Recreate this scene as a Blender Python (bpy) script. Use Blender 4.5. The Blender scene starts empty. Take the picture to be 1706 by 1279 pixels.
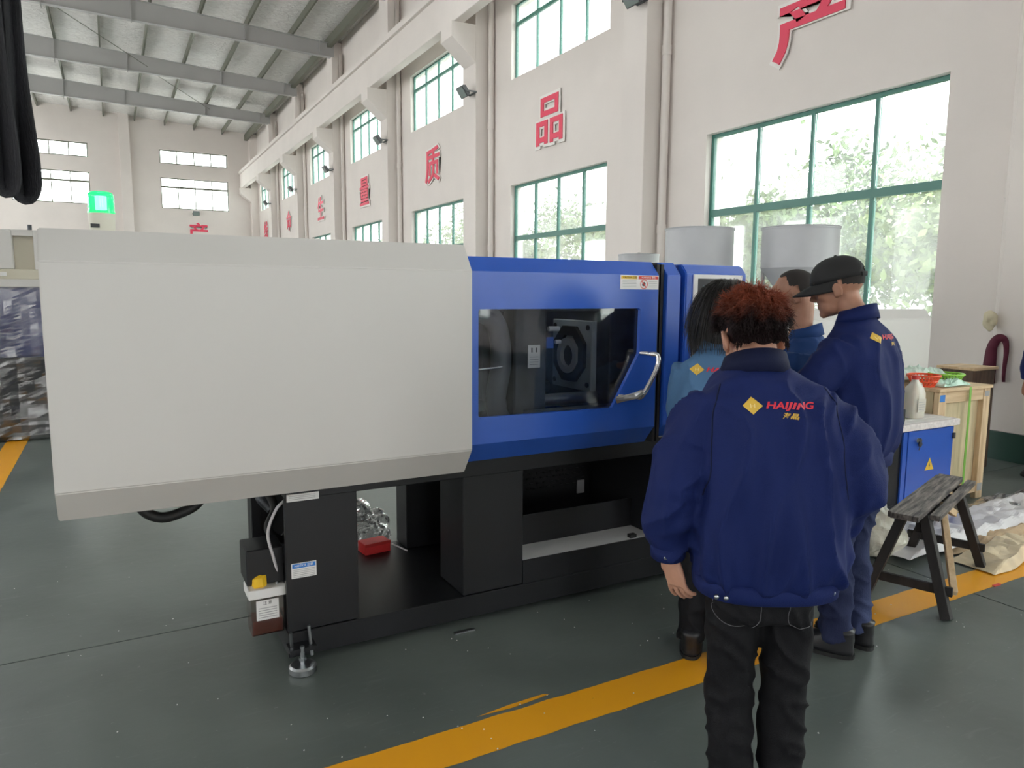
import bpy, bmesh, math, random
import numpy as np
from mathutils import Vector, Matrix, noise
from mathutils.bvhtree import BVHTree

C = bpy.context.scene.collection
PI = math.pi
R = math.radians
rnd = random.Random(7)

# ------------------------------------------------------------------ camera
cam_d = bpy.data.cameras.new('camera')
cam_d.sensor_width = 36.0
cam_d.lens = 25.618
cam_d.clip_start = 0.02
cam_d.clip_end = 400
cam = bpy.data.objects.new('camera', cam_d)
C.objects.link(cam)
CH = 1.56
Rm = ((0.8780715, -0.0539347, 0.4754802), (-0.4784842, -0.1126060, 0.8708460), (0.0065731, -0.9921749, -0.1246830))
cx_, cy_, cf_ = 853.0, 639.5, 1214.0
cam.matrix_world = Matrix(((Rm[0][0], -Rm[0][1], -Rm[0][2], 0), (Rm[1][0], -Rm[1][1], -Rm[1][2], 0),
                           (Rm[2][0], -Rm[2][1], -Rm[2][2], CH), (0, 0, 0, 1)))
bpy.context.scene.camera = cam

# ------------------------------------------------------------------ sky, sun, exposure
w = bpy.data.worlds.new('sky'); bpy.context.scene.world = w; w.use_nodes = True
wn = w.node_tree.nodes; wl = w.node_tree.links
bg = wn['Background']
tc = wn.new('ShaderNodeTexCoord'); sp = wn.new('ShaderNodeSeparateXYZ'); rp = wn.new('ShaderNodeValToRGB')
wl.new(tc.outputs['Generated'], sp.inputs[0]); wl.new(sp.outputs['Z'], rp.inputs[0]); wl.new(rp.outputs[0], bg.inputs[0])
rp.color_ramp.elements[0].position = 0.0; rp.color_ramp.elements[0].color = (0.97, 0.98, 0.96, 1)
rp.color_ramp.elements[1].position = 0.6; rp.color_ramp.elements[1].color = (0.93, 0.97, 1.0, 1)
bg.inputs[1].default_value = 11.0
sun_d = bpy.data.lights.new('sun', 'SUN'); sun_d.energy = 2.0; sun_d.angle = R(20); sun_d.color = (1, 0.97, 0.92)
sun = bpy.data.objects.new('sun', sun_d); C.objects.link(sun); sun.rotation_euler = (R(38), R(12), R(-60))
vs = bpy.context.scene.view_settings
vs.view_transform = 'Standard'; vs.look = 'None'; vs.gamma = 1.0; vs.exposure = -0.42; vs.use_curve_mapping = False
bpy.context.scene.cycles.max_bounces = 10
bpy.context.scene.cycles.diffuse_bounces = 6
bpy.context.scene.cycles.transparent_max_bounces = 24

def ray(px, py):
    d = Vector((px - cx_, py - cy_, cf_))
    return Vector([sum(Rm[i][j] * d[j] for j in range(3)) for i in range(3)])
FH = Vector((0.4792197, 0.8776950, 0)); RH = Vector((0.8776950, -0.4792197, 0))
def at_depth(px, py, dep):
    d = ray(px, py); return Vector((0, 0, CH)) + d * (dep / d.dot(FH))
def at_plane(px, py, ax, v):
    d = ray(px, py); o = Vector((0, 0, CH)); return o + d * ((v - o[ax]) / d[ax])

# ------------------------------------------------------------------ materials
def principled(name):
    m = bpy.data.materials.new(name); m.use_nodes = True
    return m, m.node_tree.nodes, m.node_tree.links, m.node_tree.nodes['Principled BSDF']
def mat(name, col, rough=0.5, metal=0.0, var=0.0, vscale=8.0, bump=0.0, bscale=60.0, coat=0.0, spec=0.5, col2=None, vdetail=4, stretch=None, sheen=0.0):
    m, n, l, b = principled(name)
    b.inputs['Base Color'].default_value = (*col, 1)
    b.inputs['Roughness'].default_value = rough
    b.inputs['Metallic'].default_value = metal
    b.inputs['Coat Weight'].default_value = coat
    b.inputs['Specular IOR Level'].default_value = spec
    b.inputs['Sheen Weight'].default_value = sheen
    t = n.new('ShaderNodeTexCoord'); mp = n.new('ShaderNodeMapping'); l.new(t.outputs['Object'], mp.inputs[0])
    if stretch: mp.inputs['Scale'].default_value = stretch
    if var > 0 or col2:
        nz = n.new('ShaderNodeTexNoise'); nz.inputs['Scale'].default_value = vscale; nz.inputs['Detail'].default_value = vdetail
        l.new(mp.outputs[0], nz.inputs[0])
        r = n.new('ShaderNodeValToRGB'); l.new(nz.outputs[0], r.inputs[0]); l.new(r.outputs[0], b.inputs['Base Color'])
        c2 = col2 or tuple(c * (1 - var) for c in col)
        r.color_ramp.elements[0].position = 0.35; r.color_ramp.elements[0].color = (*c2, 1)
        r.color_ramp.elements[1].position = 0.65; r.color_ramp.elements[1].color = (*(tuple(min(1, c * (1 + var)) for c in col)), 1)
    if bump > 0:
        nb = n.new('ShaderNodeTexNoise'); nb.inputs['Scale'].default_value = bscale; nb.inputs['Detail'].default_value = 6
        l.new(mp.outputs[0], nb.inputs[0])
        bp = n.new('ShaderNodeBump'); bp.inputs['Strength'].default_value = bump; bp.inputs['Distance'].default_value = 0.01
        l.new(nb.outputs[0], bp.inputs['Height']); l.new(bp.outputs[0], b.inputs['Normal'])
    return m
def glass_mat(name, tint=(1, 1, 1), haze=0.1, gloss=0.08, hazecol=(0.9, 0.93, 0.9), rough=0.03, patch=False):
    m = bpy.data.materials.new(name); m.use_nodes = True; n = m.node_tree.nodes; l = m.node_tree.links
    n.clear(); out = n.new('ShaderNodeOutputMaterial')
    tr = n.new('ShaderNodeBsdfTransparent'); tr.inputs[0].default_value = (*tint, 1)
    tl = n.new('ShaderNodeBsdfTranslucent'); tl.inputs[0].default_value = (*hazecol, 1)
    gl = n.new('ShaderNodeBsdfGlossy'); gl.inputs['Roughness'].default_value = rough
    m1 = n.new('ShaderNodeMixShader'); m1.inputs[0].default_value = haze; l.new(tr.outputs[0], m1.inputs[1]); l.new(tl.outputs[0], m1.inputs[2])
    if patch:
        t = n.new('ShaderNodeTexCoord'); nz = n.new('ShaderNodeTexNoise'); nz.inputs['Scale'].default_value = 3; l.new(t.outputs['Object'], nz.inputs[0])
        mr = n.new('ShaderNodeMapRange'); mr.inputs[1].default_value = .3; mr.inputs[2].default_value = .7; mr.inputs[3].default_value = haze * .6; mr.inputs[4].default_value = haze * 1.5
        l.new(nz.outputs[0], mr.inputs[0]); l.new(mr.outputs[0], m1.inputs[0])
    m2 = n.new('ShaderNodeMixShader'); l.new(m1.outputs[0], m2.inputs[1]); l.new(gl.outputs[0], m2.inputs[2])
    fr = n.new('ShaderNodeFresnel'); fr.inputs[0].default_value = 1.45
    mm = n.new('ShaderNodeMath'); mm.operation = 'MULTIPLY'; mm.inputs[1].default_value = gloss / 0.08; l.new(fr.outputs[0], mm.inputs[0]); l.new(mm.outputs[0], m2.inputs[0])
    l.new(m2.outputs[0], out.inputs[0])
    return m
def emit(name, col, s):
    m, n, l, b = principled(name)
    b.inputs['Base Color'].default_value = (*col, 1); b.inputs['Emission Color'].default_value = (*col, 1); b.inputs['Emission Strength'].default_value = s
    return m
M = {}
M['wall'] = mat('wall_paint', (0.745, 0.69, 0.655), 0.75, var=0.02, vscale=1.2, bump=0.04, bscale=25)
M['white'] = mat('white_powder_coat', (0.62, 0.60, 0.58), 0.42, var=0.01, vscale=2)
M['blue'] = mat('blue_powder_coat', (0.024, 0.105, 0.52), 0.27, spec=.8, var=0.04, vscale=3)
M['dblue'] = mat('dark_blue_coat', (0.012, 0.035, 0.20), 0.4)
M['black'] = mat('black_textured_coat', (0.006, 0.0065, 0.009), 0.42, var=0.1, vscale=5, bump=0.08, bscale=300)
M['rubber'] = mat('black_rubber', (0.012, 0.012, 0.013), 0.6)
M['chrome'] = mat('chrome', (0.75, 0.75, 0.76), 0.2, 1.0)
M['steel'] = mat('brushed_steel', (0.48, 0.5, 0.52), 0.32, 1.0, var=0.15, vscale=12)
M['darksteel'] = mat('dark_machined_steel', (0.07, 0.075, 0.085), 0.4, 0.6, var=0.3, vscale=9)
M['green_frame'] = mat('green_window_frame', (0.06, 0.20, 0.165), 0.4)
M['red'] = mat('red_vinyl', (0.78, 0.06, 0.12), 0.5)
M['white_board'] = mat('white_foam_board', (0.80, 0.78, 0.75), 0.6)
M['sticker'] = mat('white_sticker', (0.78, 0.77, 0.76), 0.45)
M['yellow_st'] = mat('yellow_print', (0.85, 0.55, 0.05), 0.5)
M['red_st'] = mat('red_print', (0.65, 0.05, 0.04), 0.5)
M['blue_st'] = mat('blue_print', (0.03, 0.2, 0.62), 0.5)
M['ink'] = mat('black_print', (0.03, 0.03, 0.035), 0.5)
M['greyink'] = mat('grey_print', (0.35, 0.35, 0.36), 0.5)
M['white_ink'] = mat('white_print', (0.85, 0.85, 0.85), 0.5)
M['roofsteel'] = mat('grey_steel_paint', (0.46, 0.455, 0.45), 0.55, var=0.04, vscale=.8)
M['purlin'] = mat('galvanised_purlin', (0.17, 0.175, 0.14), 0.5, 0.3)
M['window_glass'] = glass_mat('window_glass', (0.95, 0.98, 0.96), haze=0.085, gloss=0.04, patch=True)
M['fill_skylight'] = glass_mat('added_skylight_sheet', (.5, .5, .5), haze=.9, gloss=.03, hazecol=(.8, .8, .78))  # for the added roof openings that let in fill daylight
M['pane_glass'] = glass_mat('guard_glass', (0.86, 0.88, 0.9), haze=0.015, gloss=0.10)
M['skirt'] = mat('green_skirting_paint', (0.018, 0.06, 0.047), 0.4)

def foil():
    m, n, l, b = principled('foil_insulation')
    b.inputs['Metallic'].default_value = 0.1; b.inputs['Roughness'].default_value = 0.4
    t = n.new('ShaderNodeTexCoord'); mp = n.new('ShaderNodeMapping'); mp.inputs['Scale'].default_value = (1.2, 2.6, 1); l.new(t.outputs['Object'], mp.inputs[0])
    nz = n.new('ShaderNodeTexNoise'); nz.inputs['Scale'].default_value = 3.2; nz.inputs['Detail'].default_value = 5; nz.inputs['Distortion'].default_value = 1.2
    l.new(mp.outputs[0], nz.inputs[0])
    r = n.new('ShaderNodeValToRGB'); r.color_ramp.elements[0].color = (0.80, 0.77, 0.75, 1); r.color_ramp.elements[1].color = (0.97, 0.95, 0.93, 1)
    r.color_ramp.elements[0].position = .3; r.color_ramp.elements[1].position = .7
    l.new(nz.outputs[0], r.inputs[0]); l.new(r.outputs[0], b.inputs['Base Color'])
    bp = n.new('ShaderNodeBump'); bp.inputs['Strength'].default_value = 1.0; bp.inputs['Distance'].default_value = 0.12
    l.new(nz.outputs[0], bp.inputs['Height']); l.new(bp.outputs[0], b.inputs['Normal'])
    return m
M['foil'] = foil()
def floor_mat():
    m, n, l, b = principled('green_epoxy_floor')
    t = n.new('ShaderNodeTexCoord')
    def nz(scale, detail=6, dist=0.0, mp=None):
        a = n.new('ShaderNodeTexNoise'); a.inputs['Scale'].default_value = scale; a.inputs['Detail'].default_value = detail; a.inputs['Distortion'].default_value = dist
        if mp:
            q = n.new('ShaderNodeMapping'); q.inputs['Scale'].default_value = mp; l.new(t.outputs['Object'], q.inputs[0]); l.new(q.outputs[0], a.inputs[0])
        else: l.new(t.outputs['Object'], a.inputs[0])
        return a
    a = nz(1.1, 8, .5)
    r = n.new('ShaderNodeValToRGB'); l.new(a.outputs[0], r.inputs[0])
    r.color_ramp.elements[0].position = .3; r.color_ramp.elements[0].color = (0.090, 0.108, 0.100, 1)
    r.color_ramp.elements[1].position = .75; r.color_ramp.elements[1].color = (0.165, 0.190, 0.178, 1)
    d = nz(40, 3); r2 = n.new('ShaderNodeValToRGB'); l.new(d.outputs[0], r2.inputs[0])
    r2.color_ramp.elements[0].position = .70; r2.color_ramp.elements[0].color = (0, 0, 0, 1); r2.color_ramp.elements[1].position = .78; r2.color_ramp.elements[1].color = (1, 1, 1, 1)
    mx = n.new('ShaderNodeMixRGB'); l.new(r2.outputs[0], mx.inputs[0]); l.new(r.outputs[0], mx.inputs[1]); mx.inputs[2].default_value = (0.22, 0.23, 0.225, 1)
    s = nz(3, 6, 2.5, (1, 6, 1)); r3 = n.new('ShaderNodeValToRGB'); l.new(s.outputs[0], r3.inputs[0])
    r3.color_ramp.elements[0].position = .60; r3.color_ramp.elements[0].color = (0, 0, 0, 1); r3.color_ramp.elements[1].position = .82; r3.color_ramp.elements[1].color = (.5, .5, .5, 1)
    mx2 = n.new('ShaderNodeMixRGB'); l.new(r3.outputs[0], mx2.inputs[0]); l.new(mx.outputs[0], mx2.inputs[1]); mx2.inputs[2].default_value = (0.19, 0.21, 0.20, 1)
    l.new(mx2.outputs[0], b.inputs['Base Color'])
    rr = n.new('ShaderNodeMapRange'); rr.inputs[3].default_value = .26; rr.inputs[4].default_value = .46; l.new(a.outputs[0], rr.inputs[0]); l.new(rr.outputs[0], b.inputs['Roughness'])
    bp = n.new('ShaderNodeBump'); bp.inputs['Strength'].default_value = 0.12; bp.inputs['Distance'].default_value = 0.01
    e = nz(14, 5); l.new(e.outputs[0], bp.inputs['Height']); l.new(bp.outputs[0], b.inputs['Normal'])
    return m
M['floor'] = floor_mat()
def line_mat():
    m, n, l, b = principled('yellow_floor_paint'); b.inputs['Roughness'].default_value = .4
    t = n.new('ShaderNodeTexCoord'); a = n.new('ShaderNodeTexNoise'); a.inputs['Scale'].default_value = 14; a.inputs['Detail'].default_value = 5; l.new(t.outputs['Object'], a.inputs[0])
    r = n.new('ShaderNodeValToRGB'); l.new(a.outputs[0], r.inputs[0]); l.new(r.outputs[0], b.inputs['Base Color'])
    r.color_ramp.elements[0].position = .23; r.color_ramp.elements[0].color = (0.14, 0.05, 0.02, 1); r.color_ramp.elements[1].position = .27; r.color_ramp.elements[1].color = (0.90, 0.40, 0.014, 1)
    return m
M['yellow_line'] = line_mat()

# ------------------------------------------------------------------ mesh helpers
def mesh_obj(name, verts, faces, m=None, parent=None, smooth=False):
    me = bpy.data.meshes.new(name); me.from_pydata([tuple(v) for v in verts], [], faces); me.update()
    o = bpy.data.objects.new(name, me); C.objects.link(o)
    if m: me.materials.append(m)
    if smooth: me.polygons.foreach_set('use_smooth', [True] * len(me.polygons))
    if parent: o.parent = parent
    return o
def bm_obj(name, bm, m=None, parent=None, smooth=False, loc=None):
    me = bpy.data.meshes.new(name); bm.normal_update(); bm.to_mesh(me); bm.free()
    o = bpy.data.objects.new(name, me); C.objects.link(o)
    if m: me.materials.append(m)
    if smooth:
        me.polygons.foreach_set('use_smooth', [True] * len(me.polygons))
        try: me.set_sharp_from_angle(angle=R(40))
        except Exception: pass
    if parent: o.parent = parent
    if loc: o.location = loc
    return o
def add_box(bm, x0, x1, y0, y1, z0, z1, bev=0.0, M4=None, seg=1):
    r = bmesh.ops.create_cube(bm, size=1.0)
    vs = r['verts']
    for v in vs:
        v.co = Vector(((x0 + x1) / 2 + v.co.x * (x1 - x0), (y0 + y1) / 2 + v.co.y * (y1 - y0), (z0 + z1) / 2 + v.co.z * (z1 - z0)))
    if bev > 0:
        es = list({e for v in vs for e in v.link_edges})
        q = bmesh.ops.bevel(bm, geom=es, offset=bev, segments=seg, affect='EDGES', profile=0.6)
        vs = list({v for f in q['faces'] for v in f.verts} | {v for v in vs if v.is_valid})
    if M4 is not None:
        bmesh.ops.transform(bm, matrix=M4, verts=[v for v in vs if v.is_valid])
    return vs
def box(name, x0, x1, y0, y1, z0, z1, m, parent=None, bev=0.0, seg=1):
    bm = bmesh.new(); add_box(bm, x0, x1, y0, y1, z0, z1, bev, seg=seg)
    return bm_obj(name, bm, m, parent)
def frame_of(d):
    d = d.normalized(); a = Vector((0, 0, 1)) if abs(d.z) < 0.95 else Vector((1, 0, 0))
    u = a.cross(d).normalized(); v = d.cross(u).normalized(); return u, v
def tube_data(pts, rad, n=10, cap=True, up=None):
    """rad: float or list of float / (ru, rv)"""
    pts = [Vector(p) for p in pts]; k = len(pts)
    if not isinstance(rad, (list, tuple)): rad = [rad] * k
    V = []; F = []; pu = None
    for i, p in enumerate(pts):
        d = (pts[min(i + 1, k - 1)] - pts[max(i - 1, 0)])
        if d.length < 1e-9: d = Vector((0, 0, 1))
        d.normalize()
        if pu is None:
            if up is not None:
                u = (Vector(up) - d * Vector(up).dot(d)).normalized()
            else: u, _ = frame_of(d)
        else:
            u = (pu - d * pu.dot(d)).normalized()
        pu = u; v = d.cross(u)
        r = rad[i]; ru, rv = (r if isinstance(r, (list, tuple)) else (r, r))
        for j in range(n):
            a = 2 * PI * j / n
            V.append(p + u * (ru * math.cos(a)) + v * (rv * math.sin(a)))
    for i in range(k - 1):
        for j in range(n):
            a = i * n + j; b = i * n + (j + 1) % n
            F.append((a, b, b + n, a + n))
    if cap:
        F.append(tuple(range(n - 1, -1, -1))); F.append(tuple((k - 1) * n + j for j in range(n)))
    return V, F
def tube(name, pts, rad, m, parent=None, n=10, smooth=True, up=None):
    V, F = tube_data(pts, rad, n, up=up); o = mesh_obj(name, V, F, m, parent, smooth)
    if smooth:
        try: o.data.set_sharp_from_angle(angle=R(50))
        except Exception: pass
    return o
def join_data(*ds):
    V = []; F = []
    for v, f in ds:
        o = len(V); V += list(v); F += [tuple(i + o for i in q) for q in f]
    return V, F
def cyl_data(c, axis, r, h, n=24, r2=None):
    c = Vector(c); a = Vector(axis).normalized()
    return tube_data([c, c + a * h], [r, r2 if r2 is not None else r], n)
def smooth_path(pts, n=8):
    pts = [Vector(p) for p in pts]; out = []
    P = [pts[0] * 2 - pts[1]] + pts + [pts[-1] * 2 - pts[-2]]
    for i in range(1, len(P) - 2):
        for t in range(n):
            t /= n
            a, b, c, d = P[i - 1], P[i], P[i + 1], P[i + 2]
            out.append(0.5 * ((2 * b) + (c - a) * t + (2 * a - 5 * b + 4 * c - d) * t * t + (3 * b - a - 3 * c + d) * t ** 3))
    out.append(pts[-1]); return out
def prism(name, prof, x0, x1, m, parent=None, bev=0.0, axis='x'):
    """profile of (y, z) extruded along x"""
    bm = bmesh.new(); n = len(prof)
    a = [bm.verts.new((x0, y, z)) for y, z in prof]; b = [bm.verts.new((x1, y, z)) for y, z in prof]
    bm.faces.new(a[::-1]); bm.faces.new(b)
    for i in range(n): bm.faces.new((a[i], a[(i + 1) % n], b[(i + 1) % n], b[i]))
    bmesh.ops.recalc_face_normals(bm, faces=bm.faces[:])
    if bev > 0: bmesh.ops.bevel(bm, geom=bm.edges[:], offset=bev, segments=2, affect='EDGES')
    return bm_obj(name, bm, m, parent)
def empty(name, label=None, cat=None, loc=(0, 0, 0), rot=(0, 0, 0), group=None, kind=None):
    o = bpy.data.objects.new(name, None); C.objects.link(o); o.location = loc; o.rotation_euler = rot
    o.empty_display_size = 0.1
    return tag(o, label, cat, group, kind)
def tag(o, label=None, cat=None, group=None, kind=None):
    if label: o['label'] = label
    if cat: o['category'] = cat
    if group: o['group'] = group
    if kind: o['kind'] = kind
    return o
def copy_tree(o, parent=None):
    c = o.copy(); C.objects.link(c)
    if parent: c.parent = parent
    for ch in list(o.children): copy_tree(ch, c)
    return c
def text_geo(body, size, extrude=0.002, offset=0.0, shear=0.0, align='CENTER', space=1.0):
    cu = bpy.data.curves.new('lettering', 'FONT'); cu.body = body; cu.size = size; cu.extrude = extrude; cu.offset = offset; cu.shear = shear
    cu.align_x = align; cu.align_y = 'CENTER'; cu.resolution_u = 3; cu.space_character = space
    o = bpy.data.objects.new('lettering', cu); C.objects.link(o)
    dg = bpy.context.evaluated_depsgraph_get(); me = bpy.data.meshes.new_from_object(o.evaluated_get(dg))
    V = [v.co.copy() for v in me.vertices]; F = [tuple(p.vertices) for p in me.polygons]
    bpy.data.objects.remove(o); bpy.data.curves.remove(cu); bpy.data.meshes.remove(me)
    return V, F
def text(name, body, size, origin, u, v, m, parent=None, extrude=0.001, offset=0.0, shear=0.0, fit=None, align='CENTER', space=1.0):
    V, F = text_geo(body, size, extrude, offset, shear, align, space)
    u = Vector(u); v = Vector(v); nrm = u.cross(v); o = Vector(origin)
    if fit:
        xs = [p.x for p in V]; ys = [p.y for p in V]; mx, my = (min(xs) + max(xs)) / 2, (min(ys) + max(ys)) / 2
        sx = fit[0] / (max(xs) - min(xs)); sy = fit[1] / (max(ys) - min(ys))
        V = [Vector(((p.x - mx) * sx, (p.y - my) * sy, p.z)) for p in V]
    return mesh_obj(name, [o + u * p.x + v * p.y + nrm * p.z for p in V], F, m, parent)

SKW = 1.1
# ------------------------------------------------------------------ setting: floor
WX = 7.78; YF = 45.6; XL = -14.0; YB = -14.0
fl = tag(box('floor', XL, WX, YB, YF, -0.30, -0.012, M['rubber']), kind='structure')
fl.data.materials.clear(); fl.data.materials.append(mat('joint_dark', (0.01, 0.012, 0.012), 0.8))
xs = [XL, -8.09, -2.09, 3.91, WX]; ys = [YB, -8.455, -2.455, 3.545, 9.545, 15.545, 21.545, 27.545, 33.545, 39.545, YF]
for i in range(len(xs) - 1):
    for j in range(len(ys) - 1):
        box('slab', xs[i] + .005, xs[i + 1] - .005, ys[j] + .005, ys[j + 1] - .005, -0.012, 0.0, M['floor'], fl)
def marking(x0, x1, y0, y1):
    # hand painted band with slightly uneven edges
    V = []; F = []; L = max(x1 - x0, y1 - y0); n = int(L / .05); hor = (x1 - x0) > (y1 - y0)
    for i in range(n + 1):
        t = i / n
        for s in (0, 1):
            j = (noise.noise(Vector((t * L * 9, s * 7, 1))) * .006)
            if hor: V += [(x0 + t * L, (y1 if s else y0) + j, .0015)]
            else: V += [((x1 if s else x0) + j, y0 + t * L, .0015)]
        if i: a = 2 * i; F.append((a - 2, a, a + 1, a - 1) if hor else (a - 2, a - 1, a + 1, a))
    return tag(mesh_obj('floor_marking', V, F, M['yellow_line']), kind='structure')
marking(-3, 7.3, 2.06, 2.245)
marking(-1.035, -0.845, 5.2, 30)
V = [(1.10, 2.272, .0015), (1.25, 2.262, .0015), (1.42, 2.277, .0015), (1.40, 2.290, .0015), (1.25, 2.286, .0015)]
tag(mesh_obj('floor_marking', V, [(0, 1, 2, 3, 4)], M['yellow_line']), kind='structure')

# ------------------------------------------------------------------ setting: walls
def holes_wall(name, axis, pos, thick, u0, u1, v0, v1, holes, m):
    """wall in plane axis=pos (inner face), grown outwards by thick; holes (u0,u1,v0,v1)"""
    us = sorted({u0, u1} | {h[0] for h in holes} | {h[1] for h in holes}); vs_ = sorted({v0, v1} | {h[2] for h in holes} | {h[3] for h in holes})
    bm = bmesh.new(); cache = {}
    def P(d, u, v):
        k = (d, round(u, 4), round(v, 4))
        if k not in cache: cache[k] = bm.verts.new((pos + d * thick, u, v) if axis == 'x' else (u, pos + d * thick, v))
        return cache[k]
    def solid(i, j):
        if i < 0 or j < 0 or i >= len(us) - 1 or j >= len(vs_) - 1: return False
        mu, mv = (us[i] + us[i + 1]) / 2, (vs_[j] + vs_[j + 1]) / 2
        return not any(h[0] < mu < h[1] and h[2] < mv < h[3] for h in holes)
    for i in range(len(us) - 1):
        for j in range(len(vs_) - 1):
            if not solid(i, j): continue
            a, b, c, d = us[i], us[i + 1], vs_[j], vs_[j + 1]
            bm.faces.new((P(0, a, c), P(0, b, c), P(0, b, d), P(0, a, d))); bm.faces.new((P(1, a, d), P(1, b, d), P(1, b, c), P(1, a, c)))
            for (ii, jj, e0, e1) in ((i - 1, j, (a, c), (a, d)), (i + 1, j, (b, d), (b, c)), (i, j - 1, (b, c), (a, c)), (i, j + 1, (a, d), (b, d))):
                if not solid(ii, jj): bm.faces.new((P(0, *e0), P(0, *e1), P(1, *e1), P(1, *e0)))
    bmesh.ops.recalc_face_normals(bm, faces=bm.faces[:])
    return tag(bm_obj(name, bm, m), kind='structure')
bays = [6.56 + 6.03 * k for k in range(-3, 7)]
rw_holes = []
for yc in bays:
    rw_holes += [(yc - 1.78, yc + 1.78, 0.9, 3.87), (yc - 1.78, yc + 1.78, 6.08, 7.62)]
holes_wall('wall_right', 'x', WX, 0.32, YB, YF + .3, 0, 10.6, rw_holes, M['wall'])
fw = [(2.70, 6.22), (-4.22, -0.71), (-11.2, -7.7)]
holes_wall('wall_back', 'y', YF, 0.3, XL, WX, 0, 12, [h for a, b in fw for h in ((a, b, 6.08, 7.75), (a, b, 8.5, 9.25))], M['wall'])
lw_holes = [h for yc in bays for h in ((yc - 1.78, yc + 1.78, 0.9, 5.2 if yc > 10 else 2.4), (yc - 1.78, yc + 1.78, 6.08, 7.62))]  # unseen openings, lower ones sized for the light they let in
holes_wall('wall_front', 'y', YB, -0.3, XL, WX, 0, 11, [(-4.2, -.7, 6.08, 7.75), (2.7, 6.2, 6.08, 7.75), (-4.2, -.7, .9, 3.87), (2.7, 6.2, .9, 3.87)], M['wall'])
holes_wall('wall_left', 'x', XL, -0.3, YB, YF + .3, 0, 10.6, lw_holes, M['wall'])
wcount = [0]
def window(axis, pos, u0, u1, v0, v1, nu, transom, fw_=0.05, m=None, out=1, sub=True):
    wcount[0] += 1
    root = empty('window_%d' % wcount[0], kind='structure')
    d0 = pos + out * 0.10; d1 = pos + out * 0.16
    def bx(name, a, b, c, d, mm, e0=None, e1=None):
        x, y = (e0 if e0 is not None else d0), (e1 if e1 is not None else d1)
        x, y = min(x, y), max(x, y)
        if axis == 'x': return box(name, x, y, a, b, c, d, mm, root)
        return box(name, a, b, x, y, c, d, mm, root)
    m = m or M['green_frame']
    bx('frame', u0, u0 + fw_, v0, v1, m); bx('frame', u1 - fw_, u1, v0, v1, m)
    bx('frame', u0 + fw_, u1 - fw_, v0, v0 + fw_, m); bx('frame', u0 + fw_, u1 - fw_, v1 - fw_, v1, m)
    if transom: bx('transom', u0 + fw_, u1 - fw_, transom - fw_, transom + fw_, m)
    W = (u1 - u0)
    rows = [(v0 + fw_, transom - fw_), (transom + fw_, v1 - fw_)] if transom else [(v0 + fw_, v1 - fw_)]
    for (a, b) in rows:
        for k in range(1, nu): bx('mullion', u0 + W * k / nu - fw_ * .45, u0 + W * k / nu + fw_ * .45, a, b, m)
        for k in range(nu):
            g0 = d0 + out * .025; bx('pane', u0 + W * k / nu + fw_ * .45 + .002, u0 + W * (k + 1) / nu - fw_ * .45 - .002, a + .002, b - .002, M['window_glass'], g0, g0 + out * .006)
    return root
for yc in bays:
    window('x', WX, yc - 1.78, yc + 1.78, 0.9, 3.87, 4, 2.74)
    window('x', WX, yc - 1.78, yc + 1.78, 6.08, 7.62, 4, 7.22, 0.035)
for a, b in fw:
    window('y', YF, a, b, 6.08, 7.75, 4, 7.25, 0.05, M['purlin']); window('y', YF, a, b, 8.5, 9.25, 4, None, 0.06, M['purlin'])
# pillars, corbels, crane runway beams
for k, yp in enumerate([3.6 + 6.0 * i for i in range(-2, 7)] + [45.35]):
    y0, y1 = (yp - .3, yp + .3) if yp < 45 else (45.1, YF)
    tag(box('pillar', 7.38, WX, y0, y1, 0.27, 10.45, M['wall'], bev=.008), kind='structure')
    tag(box('baseboard_pillar', 7.372, WX, y0 - .008, y1 + .008, 0, 0.27, M['skirt']), kind='structure')
    tag(prism('corbel', [(0, 0)], 0, 1, M['wall']) if False else (lambda o: o)(mesh_obj('corbel',
        [(7.38, y0, 6.62), (6.80, y0, 7.10), (6.80, y0, 7.42), (7.38, y0, 7.42), (7.38, y1, 6.62), (6.80, y1, 7.10), (6.80, y1, 7.42), (7.38, y1, 7.42)],
        [(0, 3, 2, 1), (4, 5, 6, 7), (0, 1, 5, 4), (1, 2, 6, 5), (2, 3, 7, 6), (3, 0, 4, 7)], M['wall'])), kind='structure')
tag(box('runway_beam', 6.86, 7.10, YB, YF, 7.42, 8.20, M['wall'], bev=.01), kind='structure')
tag(box('runway_beam_flange', 6.78, 7.18, YB, YF, 8.20, 8.36, M['wall'], bev=.01), kind='structure')
tag(box('runway_rail', 6.95, 7.01, YB, YF, 8.36, 8.46, M['roofsteel']), kind='structure')
for yp in [3.6 + 6 * i for i in range(-2, 7)]:
    tag(box('pillar', XL, XL + .4, yp - .3, yp + .3, 0, 10.3, M['wall']), kind='structure')
tag(box('runway_beam', XL + .65, XL + .9, YB, YF, 7.42, 8.3, M['wall']), kind='structure')
for xp in (1.02, -5.96):
    tag(box('pillar', xp - .26, xp + .26, YF - .3, YF, 0, 11.0, M['wall'], bev=.01), kind='structure')
def bb(name, x0, x1, y0, y1): tag(box(name, x0, x1, y0, y1, 0, .27, M['skirt']), kind='structure')
bb('baseboard_right', WX - .012, WX, YB, YF); bb('baseboard_back', XL, WX, YF - .012, YF); bb('baseboard_left', XL, XL + .012, YB, YF)
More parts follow.
